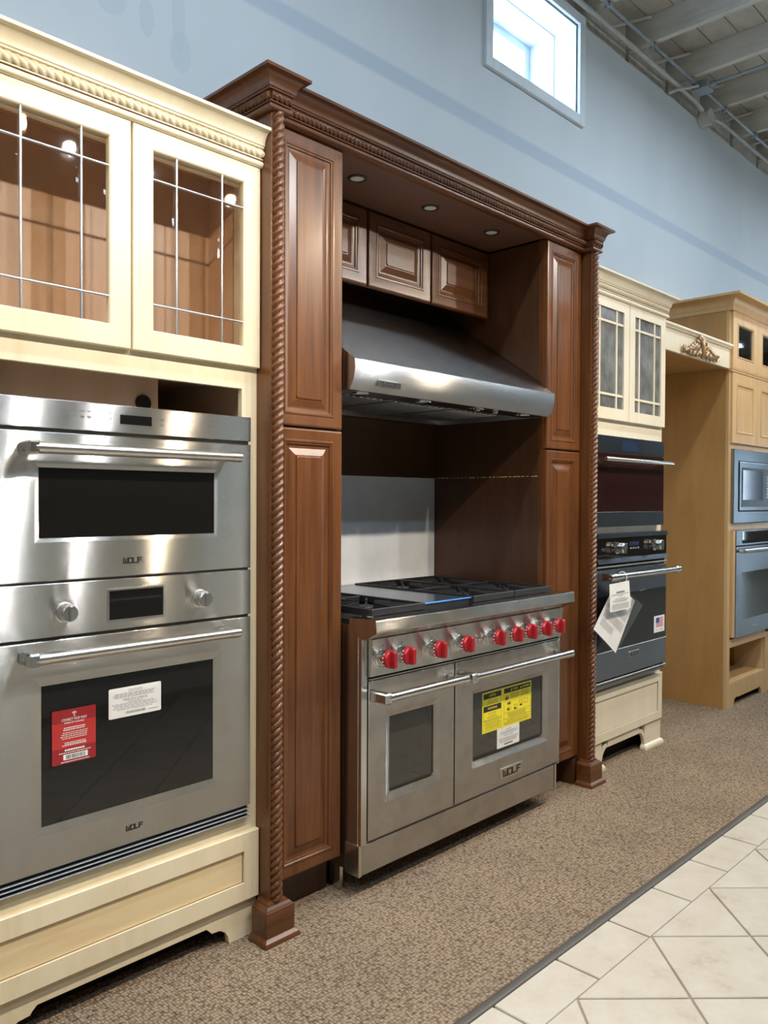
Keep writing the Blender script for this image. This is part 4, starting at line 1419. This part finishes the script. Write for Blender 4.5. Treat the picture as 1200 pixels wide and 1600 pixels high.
def muntin_door(cab_, x0, x1, z0, z1, y, st, gl, m='cream2'):
    gx0, gx1, gz0, gz1 = x0 + st, x1 - st, z0 + st, z1 - .050
    g = G().rects(x0, x1, z0, z1, y, [(0, .020), (0, .002), (.002, 0)], False)
    g.loft([rrect(x0 + .002, x1 - .002, z0 + .002, z1 - .002, y, 0), rrect(gx0, gx1, gz0, gz1, y, 0), rrect(gx0, gx1, gz0, gz1, y + .020, 0), rrect(x0, x1, z0, z1, y + .020, 0)], True, False, False)
    d_ = g.build('glass_door', m, cab_)
    xs = [gx0, gx0 + .055, gx1 - .068, gx1]
    zs = [gz0, gz0 + .066, gz1 - .066, gz1]
    hw = .0065
    for xv in xs[1:3]:
        G().box(xv - hw, xv + hw, y + .003, y + .016, gz0, gz1, .002).build('muntin', m, d_)
    for zv in zs[1:3]:
        for a, b in ((xs[0], xs[1] - hw), (xs[1] + hw, xs[2] - hw), (xs[2] + hw, xs[3])):
            G().box(a, b, y + .003, y + .016, zv - hw, zv + hw, .002).build('muntin', m, d_)
    for i in range(3):
        for j in range(3):
            a = xs[i] + (hw if i else 0); b = xs[i + 1] - (hw if i < 2 else 0)
            c = zs[j] + (hw if j else 0); e = zs[j + 1] - (hw if j < 2 else 0)
            G().box(a, b, y + .010, y + .013, c, e).build('pane', gl, d_)
    return d_
muntin_door(rc, 3.439, 3.8465, 1.737, 2.335, DY, .058, 'seeded')
muntin_door(rc, 3.8515, 4.259, 1.737, 2.335, DY, .056, 'seeded')
shaker_front(rc, 'base_panel', RCX0, RCX1, 0.140, 0.394, 1.988, 0.045, 'cream2', 'cream2', 0.017, 0.006, True)
g = G()
fy0, fy1 = FY - .008, FY + .011
# apron with a curved bracket at each foot
def bracket(sgn, xf, xe):
    # xf: arch edge of the foot, xe: outer end
    P = lambda d: xf - sgn * d
    g.prism([(P(0), 0), (xe, 0), (xe, 0.14), (P(-.004), 0.14), (P(-.004), .03)], 'Y', fy0, fy1)
    n = 8
    up_, lo_ = [], []
    for i in range(n + 1):
        a = PI / 2 * i / n
        lo_.append((P(.060 * (1 - math.cos(a)) * 1.0), .02 + .082 * math.sin(a)))
        up_.append((P(-.004 + .050 * (1 - math.cos(a)) + .0), .035 + .085 * math.sin(a)))
    g.prism(lo_ + up_[::-1], 'Y', fy0 + .001, fy1 - .001)
bracket(1, 4.075, RCX1)
bracket(-1, 3.62, RCX0)
g.box(3.68, 4.015, fy0 + .001, fy1 - .001, 0.100, 0.140)
g.build('base_board', 'cream2', rc)
for a, b in ((RCX0, 3.62), (4.075, RCX1)):
    q = G()
    q.sweep(([(a, fy1)] if a > 4 else []) + [(a, fy0), (b, fy0), (b, fy1)], [(0, 0), (.014, 0), (.014, .012), (.009, .022), (0, .028)])
    q.build('shoe_moulding', 'cream2', rc)
G().box(RCX0 + .02, RCX1 - .02, FY + .08, FY + .09, 0, 0.10).build('toe_board', 'gap', rc)
g = G().sweep([(RCX0, DY), (RCX1, DY), (RCX1, WY - .004)], crown_profile(2.335, 1.0))
cr = g.build('crown_moulding', 'cream2', rc, 35)
G().rope((RCX0, DY - .006, 2.3755), (RCX1 + .004, DY - .006, 2.3755), 0.0140, 0.0165, 3, 24, 0.0035, 0.46).build('rope_moulding', 'cream2', cr, 50)
G().rope((RCX1 + .006, WY - .01, 2.3755), (RCX1 + .006, DY - .006, 2.3755), 0.0140, 0.0165, 3, 24, 0.0035, 0.46).build('rope_moulding', 'cream2', cr, 50)

# upper black glass oven
EX0, EX1, EF = 3.478, 4.219, 1.970
eo = thing('glass_oven', ((EX0 + EX1) / 2, EF, 1.206), 'black glass built-in oven with thin bar handle, upper one in the right cream cabinet', 'oven')
G().box(EX0 + .03, EX1 - .03, FY + .020, 2.50, 1.212, 1.640, .004).build('oven_body', 'galv', eo)
cp = G().box(EX0, EX1, EF, FY - .001, 1.577, 1.655, .002).build('control_panel', 'steel_blue', eo)
G().box(3.748, 3.910, EF - .001, EF + .001, 1.586, 1.642).build('display', 'blueglass', cp)
G().box(3.961, 3.9625, EF - .0006, EF + .001, 1.577, 1.655).build('seam_line', 'gap', cp)
G().box(EX0 + .004, EX1 - .004, EF + .004, FY - .002, 1.569, 1.577).build('seam', 'gap', eo)
dr = G().box(EX0, EX1, EF, FY - .001, 1.206, 1.569, .002).build('door', 'redglass', eo)
G().box(EX0, EX1, EF - .001, EF + .010, 1.206, 1.279, .001).build('steel_band', 'steel_blue', dr)
g = G().cyl((3.495, 1.918, 1.535), (4.215, 1.918, 1.535), 0, prof=[(0, .009), (.003, .0105), (.717, .0105), (.72, .009)], n=16)
hh = g.build('handle', 'satin', eo, 30)
q = G()
for xx in (3.55, 4.16):
    q.box(xx - .008, xx + .008, 1.920, EF, 1.528, 1.542, .002)
q.each('bracket', 'satin', hh)

# lower oven with chrome knobs
LX0, LX1, LF = 3.477, 4.221, 1.952
lo2 = thing('chrome_knob_oven', ((LX0 + LX1) / 2, LF, 0.426), 'dark steel oven with chrome knobs and hanging papers, lower one in the right cream cabinet', 'oven')
G().box(LX0 + .03, LX1 - .03, FY + .020, 2.50, 0.445, 1.160, .004).build('oven_body', 'galv', lo2)
G().box(LX0, LX1, LF, FY - .001, 1.050, 1.1735, .002).build('control_panel', 'bglass', lo2)
g = G().prism([(LF - .006, 1.152), (LF - .002, 1.1745), (FY - .002, 1.1745), (FY - .002, 1.152)], 'X', LX0 - .002, LX1 + .004)
g.build('top_trim', 'steel_blue', lo2)
g = G().prism([(LF - .010, 1.028), (LF - .002, 1.052), (FY - .002, 1.052), (FY - .002, 1.028)], 'X', LX0, LX1 + .003)
g.build('panel_trim', 'steel_blue', lo2)
def chrome_knob(t, x, z, y):
    g = G().cyl((x, y, z), (x, y - .05, z), 0, prof=[(0, .030), (.006, .030), (.008, .024), (.020, .022), (.022, .027), (.044, .026), (.048, .022)], n=26)
    k_ = g.build('knob', 'chrome', t, 35)
    G().box(x - .006, x + .006, y - .056, y - .04, z - .025, z + .025, .003).build('grip', 'chrome', k_)
chrome_knob(lo2, 3.665, 1.102, LF)
chrome_knob(lo2, 4.070, 1.104, LF)
G().quad(3.80, 3.90, 1.108, 1.128, LF - .0006).build('display', 'blueglass', lo2)
g = G()
for i in range(4):
    g.box(3.803 + i * .026, 3.819 + i * .026, LF - .004, LF, 1.090, 1.098, .001)
g.cyl((3.535, LF, 1.096), (3.535, LF - .006, 1.096), .008, n=12)
g.each('push_button', 'satin', lo2)
G().box(LX0 + .003, LX1 - .003, LF + .010, FY - .002, 0.999, 1.029).build('vent_gap', 'gap', lo2)
G().cyl((LX0 + .003, LF + .003, 1.012), (LX1 - .003, LF + .003, 1.012), .006, n=10).build('vent_trim', 'satin', lo2, 40)
dr = G().box(LX0, LX1, LF, FY - .003, 0.460, 0.999, .003).build('door', 'steel_blue', lo2)
G().box(LX0 + .004, LX1 - .004, LF - .0015, LF + .002, 0.600, 0.872, .001).build('window_glass', 'bglass', dr)
G().box(LX0, LX1, LF - .004, LF + .001, 0.5945, 0.600, .001).build('lower_lip', 'satin', dr)
pl = G().box(3.806, 3.910, LF - .003, LF + .001, 0.541, 0.569, .001).build('badge_plate', 'chrome', lo2)
G().quad(3.810, 3.906, 0.544, 0.566, LF - .0034).build('badge_field', 'black', pl)
G().text('VIKING', 3.858, 0.555, LF - .0037, .017, width=.078).build('lettering', 'satin', pl)
h2 = G().cyl((3.490, 1.885, 0.970), (4.232, 1.885, 0.970), 0, prof=[(0, .012), (.006, .019), (.035, .021), (.040, .016), (.70, .016), (.703, .020), (.725, .020), (.727, .017), (.742, .017)], n=22).build('handle', 'chrome', lo2, 32)
q = G()
for xx in (3.52, 4.15):
    q.prism([(1.885, .958), (LF, .945), (LF, .985), (1.885, .982)], 'X', xx - .014, xx + .014)
q.each('bracket', 'chrome', h2)
G().box(LX0 + .003, LX1 - .003, LF + .012, FY - .002, 0.428, 0.460).build('lower_gap', 'gap', lo2)
G().cyl((LX0, LF + .003, 0.449), (LX1, LF + .003, 0.449), .0055, n=10).build('lower_trim', 'satin', lo2, 40)
G().box(LX0, LX1, LF + .004, FY - .002, 0.426, 0.440, .002).build('bottom_rail', 'steel_blue', lo2)
# flag sticker
st = G().quad(4.076, 4.200, 0.633, 0.721, LF - .0022).build('flag_sticker', 'paper', lo2)
st['label'] = 'white sticker with a small striped flag'
g = G()
for i in range(7):
    z = 0.661 + i * .0076
    g.quad(4.098 if i < 3 else 4.136, 4.184, z, z + .0040, LF - .0026)
g.build('flag_stripes', 'flagred', st)
G().quad(4.098, 4.136, 0.683, 0.711, LF - .0027).build('flag_canton', 'flagblue', st)
g = G().text('MADE IN THE', 4.118, 0.6435, LF - .0026, .009, width=.050)
g.text('USA', 4.168, 0.6445, LF - .0026, .015, width=.030, bold=.02)
g.build('lettering', 'greyink', st)

# papers hanging from that handle
def sheet(q, pts, y, bow=0.006, n=6, th=0.0006):
    """thin bowed sheet through four corners (x, z) in order"""
    A, B, Cc, D = [Vector((p[0], 0, p[1])) for p in pts]
    fr, bk_ = [], []
    for i in range(n + 1):
        for j in range(n + 1):
            u, v = i / n, j / n
            p = A * (1 - u) * (1 - v) + B * u * (1 - v) + Cc * u * v + D * (1 - u) * v
            yy_ = y - bow * math.sin(PI * u) * (0.5 + 0.5 * v)
            fr.append((p.x, yy_, p.z)); bk_.append((p.x, yy_ + th, p.z))
    m_ = (n + 1) * (n + 1)
    fs = []
    for i in range(n):
        for j in range(n):
            a = i * (n + 1) + j
            fs.append((a, a + 1, a + n + 2, a + n + 1))
            fs.append((m_ + a, m_ + a + 1, m_ + a + n + 2, m_ + a + n + 1))
    q.add(fr + bk_, fs)
    return q
def sheet_print(q, pts, y, rows, bow=0.006):
    A, B, Cc, D = [Vector((p[0], 0, p[1])) for p in pts]
    def P(u, v):
        p = A * (1 - u) * (1 - v) + B * u * (1 - v) + Cc * u * v + D * (1 - u) * v
        return (p.x, y - bow * math.sin(PI * u) * (0.5 + 0.5 * v) - .0008, p.z)
    for v, h, u0, u1 in rows:
        u = u0
        while u < u1:
            e = min(u + random.uniform(.03, .09), u1)
            q.add([P(u, v - h), P(e, v - h), P(e, v + h), P(u, v + h)], [(0, 1, 2, 3)])
            u = e + .015
    return q
pp = thing('instruction_sheet', (3.62, 1.885, 0.60), 'white printed instruction sheet hanging cornerwise in a clear bag from the oven handle', 'paper')
q4 = [(3.345, 0.742), (3.555, 0.603), (3.748, 0.838), (3.540, 0.934)]
sheet(G(), q4, 1.893).build('paper_sheet', 'paper', pp, 60)
rows = [(.80, .006, .25, .75)] + [(.74 - .026 * i, .004, .08, .92) for i in range(8)] + [(.48 - .026 * i, .004, .08, .92) for i in range(6)] + [(.28 - .026 * i, .004, .1, .6) for i in range(5)]
sheet_print(G(), [q4[0], q4[1], q4[2], q4[3]], 1.893, rows).build('print', 'greyink', pp)
sheet(G(), [(3.335, 0.742), (3.560, 0.592), (3.838, 0.806), (3.58, 0.936)], 1.897, 0.008).build('plastic_bag', 'plasticbag', pp, 60)
wt = thing('warning_tag', (3.56, 1.868, 0.80), 'small white warning tag looped on the chrome oven handle', 'tag')
t4 = [(3.445, 0.812), (3.648, 0.816), (3.628, 0.950), (3.437, 0.944)]
sheet(G(), t4, 1.864, 0.003).build('tag_card', 'paper', wt, 60)
rows = [(.66, .022, .3, .7), (.58, .010, .08, .92), (.52, .010, .38, .62), (.43, .012, .25, .75), (.37, .010, .1, .9), (.32, .010, .2, .8)] + [(.24 - .035 * i, .006, .1, .9) for i in range(6)]
q = sheet_print(G(), t4, 1.864, rows, 0.003)
q.text('WARNING', 3.54, 0.902, 1.8595, .013, width=.075, bold=.01)
q.build('print', 'greyink', wt)
g = G().tube([(3.60, 1.885 + .024 * math.cos(a), 0.966 + .026 * math.sin(a)) for a in [2 * PI * i / 20 for i in range(21)]], .0022, 6)
g.build('tie_ring', 'paper', wt, 60)

# ================================================================== VALANCE OVER THE EMPTY FRIDGE BAY
va = thing('fridge_bay_valance', (4.75, 2.012, 2.178), 'cream valance board with carved bronze scroll over the empty bay', 'valance')
G().box(RCX1 + .002, 5.226, 2.012, 2.031, 2.179, 2.3195, .0015).build('valance_board', 'cream2', va)
g = G()
pr = [(0, 2.303), (.006, 2.303), (.010, 2.307), (.010, 2.311), (.016, 2.314), (.020, 2.320), (.020, 2.326), (.016, 2.332), (0, 2.334), (-.018, 2.334), (-.018, 2.320), (0, 2.320)]
g.sweep([(RCX1 + .002, 2.012), (5.238, 2.012)], pr)
g.build('top_moulding', 'cream2', va, 40)
G().box(RCX1 + .002, 5.222, 2.031, WY - .004, 2.183, 2.199).build('underside_panel', 'maple', va)
G().box(5.222, 5.238, 2.045, WY - .004, 2.186, 2.199).build('slot', 'gap', va)
G().box(5.222, 5.2385, 2.012, 2.07, 2.170, 2.183).build('cleat', 'maple', va)
# carved acanthus ornament
g = G()
ox, oz, oy = 4.762, 2.183, 2.012
def leafarm(s, pts, rs):
    g.tube([(ox + s * a, oy - .004 - b, oz + c) for a, b, c in pts], rs, 10)
for s in (-1, 1):
    # long outer arm ending in a curled tip
    arm = []
    for i in range(18):
        t = i / 17
        arm.append((.035 + .205 * t, .008 + .006 * math.sin(PI * t), .092 - .078 * t ** .75))
    for i in range(1, 12):
        a = -PI * .62 + i * .42
        r_ = .022 * (1 - i / 16)
        arm.append((.232 + r_ * math.cos(a), .012, .034 + r_ * math.sin(a)))
    rs = [.008 + .004 * math.sin(PI * min(1, i / 17)) for i in range(18)] + [.010 - .0004 * i for i in range(11)]
    leafarm(s, arm, rs)
    # plump inner volutes
    for cx_, cz_, r0, turns, rr in ((.050, .050, .034, 1.5, .0125), (.108, .036, .027, 1.4, .011), (.158, .022, .018, 1.2, .009)):
        sp = []
        nn = 22
        for i in range(nn):
            a = PI * .5 - i / nn * 2 * PI * turns
            r_ = r0 * (1 - .78 * i / nn)
            sp.append((cx_ + r_ * math.cos(a), .010 + .004 * i / nn, cz_ + r_ * math.sin(a) * 1.15))
        leafarm(s, sp, [rr * (1 - .45 * i / nn) for i in range(nn)])
    # lobes along the top edge
    for a, c, l in ((.036, .108, .022), (.075, .088, .020), (.115, .068, .018), (.152, .052, .015), (.185, .040, .012)):
        leafarm(s, [(a - .012, .010, c - .018), (a, .016, c), (a + .006, .016, c + l * .6)], [.010, .011, .004])
    # hanging leaf tips along the bottom
    for a, c in ((.028, .012), (.07, .004), (.12, .002), (.165, .004)):
        leafarm(s, [(a - .01, .010, c + .028), (a, .015, c + .010), (a + .006, .010, c - .006)], [.009, .010, .003])
leafarm(1, [(0, .012, -.004), (0, .018, .03), (0, .020, .07), (0, .016, .11), (0, .010, .132)], [.006, .011, .013, .015, .008])
for s in (-1, 1):
    leafarm(s, [(.004, .014, .095), (.018, .018, .118), (.026, .014, .132)], [.010, .010, .004])
g.build('carved_ornament', 'bronze', va, 60)

# ================================================================== FAR MAPLE CABINET
MX0, MX1, MF = 5.240, 6.130, 2.018
mc = thing('maple_oven_cabinet', ((MX0 + MX1) / 2, MF, 0), 'tall plain maple oven cabinet at the far right beyond the empty bay', 'cabinet')
g = G().box(MX0, MX0 + .019, MF, WY - .004, 0, 2.57)
g.each('side_panel', 'maple', mc)
G().box(MX1 - .019, MX1, MF, WY - .004, 0, 2.57).each('side_panel', 'maple', mc)
G().box(MX0 + .019, MX1 - .019, WY - .014, WY - .004, 0.1, 2.57).build('back_panel', 'maple', mc)
g = G()
for z in (0.139, 0.395, 1.150, 1.700, 2.168, 2.54):
    g.box(MX0 + .019, MX1 - .019, MF + .019, WY - .014, z, z + .018)
g.each('shelf_board', 'maple_lt', mc)
g = G()
g.box(MX0 - .0005, 5.292, MF - .001, MF + .019, 0.12, 2.57)
g.box(5.937, MX1, MF - .001, MF + .019, 0.12, 0.42)
g.box(6.07, MX1, MF - .001, MF + .019, 0.42, 2.57)
for z0, z1 in ((0.387, 0.440), (1.148, 1.190), (1.675, 1.73), (2.15, 2.20), (2.50, 2.57), (0.12, 0.157)):
    g.box(5.292, 6.07 if z0 > .4 else 5.937, MF - .001, MF + .019, z0, z1)
g.build('face_frame', 'maple_lt', mc)
q = G()
arch_board(q, MX0 - .0005, MX1, 0.120, MF - .001, MF + .018, 5.369, 5.869, 0.047, False)
q.build('base_board', 'maple_lt', mc)
G().box(5.26, 6.11, MF + .07, MF + .08, 0, 0.12).build('toe_board', 'gap', mc)
# niche side with shelf-pin holes
nb = G().box(5.922, 5.937, MF + .019, WY - .014, 0.157, 0.395).build('niche_side', 'raw_edge', mc)
G().box(5.900, 5.922, MF + .20, MF + .24, 0.157, 0.395).build('niche_cleat', 'maple', mc)
def bead_door(cab_, x0, x1, z0, z1, y, st, m, fill, th=.018):
    g = G().rects(x0, x1, z0, z1, y, [(0, th), (0, .003), (.003, 0), (st, 0), (st + .002, -.003), (st + .008, -.003), (st + .010, .002), (st + .013, .007)], False)
    if fill == 'glass':
        g.loft([rrect(x0 + st + .013, x1 - st - .013, z0 + st + .013, z1 - st - .013, y + .007, 0), rrect(x0 + st + .013, x1 - st - .013, z0 + st + .013, z1 - st - .013, y + th, 0)], True, False, False)
    d_ = g.build('door', m, cab_, 25)
    i = st + .013
    if fill == 'glass':
        G().rects(x0 + i, x1 - i, z0 + i, z1 - i, y, [(0, .012), (0, .0105), (.016, .008)], True, 0, True).build('pane', 'glass_dk', d_)
    else:
        G().rects(x0 + i, x1 - i, z0 + i, z1 - i, y, [(0, .009), (0, .007)], True).build('inset_panel', m, d_)
    q = G()
    a, b, c, e = x0 + st, x1 - st, z0 + st, z1 - st
    t = .0012
    for (xa, xb, za, zb) in ((a - t, b + t, c - t, c), (a - t, b + t, e, e + t), (a - t, a, c, e), (b, b + t, c, e)):
        q.box(xa, xb, y - .0004, y + .002, za, zb)
    q.build('glaze_line', 'glaze', d_)
    return d_
for a, b in ((5.259, 5.684), (5.690, 6.115)):
    bead_door(mc, a, b, 2.189, 2.553, 2.000, .072, 'maple_lt', 'glass')
    bead_door(mc, a, b, 1.709, 2.160, 2.000, .066, 'maple_lt', 'wood')
g = G().sweep([(MX0, MF), (MX1, MF)], [(0, 2.163), (.014, 2.165), (.018, 2.171), (.014, 2.178), (.020, 2.181), (.020, 2.187), (0, 2.188)])
g.build('waist_moulding', 'maple_lt', mc, 40)
pr = [(-.02, 2.552), (.006, 2.552), (.010, 2.560), (.010, 2.574), (.006, 2.577), (.010, 2.582)]
for i in range(1, 9):
    t = i / 8
    pr.append((.010 + .060 * (1 - math.cos(t * PI / 2)), 2.582 + .052 * math.sin(t * PI / 2)))
pr += [(.076, 2.636), (.078, 2.650), (-.02, 2.650)]
g = G().sweep([(MX0, WY - .004), (MX0, 2.003), (MX1, 2.003)], pr)
g.build('crown_moulding', 'maple_lt', mc, 35)

# built-in microwave
mw = thing('microwave_oven', (5.68, 1.996, 1.195), 'built-in microwave with wide steel trim frame in the maple cabinet', 'microwave')
WF = 1.996
G().box(5.33, 6.03, MF + .020, 2.46, 1.205, 1.655).build('oven_body', 'black', mw)
g = G().rects(5.282, 6.078, 1.194, 1.673, WF, [(0, .021), (0, .002), (.002, 0), (.074, 0), (.076, .006)], False)
g.build('trim_frame', 'steel_blue', mw)
dr = G().rects(5.362, 5.998, 1.274, 1.593, WF, [(0, .012), (0, -.004), (.003, -.006), (.036, -.006)], True).build('door', 'steel_blue', mw)
G().box(5.398, 5.962, WF - .0075, WF - .005, 1.300, 1.556).build('window_glass', 'black', dr)
G().box(5.412, 5.775, WF - .0085, WF - .007, 1.345, 1.540).build('screen', 'blueglass', dr)
g = G()
for i in range(8):
    for j in range(3):
        g.quad(5.85 + j * .028, 5.866 + j * .028, 1.36 + i * .02, 1.368 + i * .02, WF - .0082)
g.text('P', 5.545, 1.322, WF - .0082, .018, bold=.02)
g.build('keypad', 'satin', dr)
G().rects(5.354, 6.006, 1.266, 1.601, WF, [(0, .010), (.012, .010)], False).build('seam', 'gap', mw)

# far wall oven
fo = thing('far_wall_oven', (5.70, 1.998, 0.446), 'blue-grey steel wall oven with wide glass window in the maple cabinet', 'oven')
WF = 1.994
OX0f, OX1f = 5.325, 6.068
G().box(5.36, 6.04, MF + .020, 2.50, 0.46, 1.13).build('oven_body', 'galv', fo)
cp = G().box(OX0f, OX1f, WF, MF - .001, 1.047, 1.146, .002).build('control_panel', 'steel_blue', fo)
G().box(5.43, 5.99, WF - .001, WF + .001, 1.059, 1.136).build('display', 'bglass', cp)
G().box(OX0f + .004, OX1f - .004, WF + .004, MF - .002, 1.039, 1.047).build('seam', 'gap', fo)
dr = oven_door(fo, OX0f, OX1f, 0.448, 1.039, WF, (5.430, 5.962, 0.560, 0.868), (5.428, 5.964, 0.558, 0.870), 'steel_blue', 'bglass', 0, .022, .001)
G().box(5.615, 5.700, WF - .002, WF + .001, 0.500, 0.505).build('lettering', 'satin', dr)
h3 = G().box(5.345, 6.05, 1.942, 1.958, 1.000, 1.026, .006).build('handle', 'chrome', fo)
q = G()
for xx in (5.352, 6.02):
    q.box(xx, xx + .03, 1.952, WF, 1.003, 1.023, .003)
q.each('bracket', 'chrome', h3)
G().box(5.2925, 5.3245, 1.999, MF - .001, 0.455, 1.146, .001).build('filler_strip', 'maple_lt', fo)
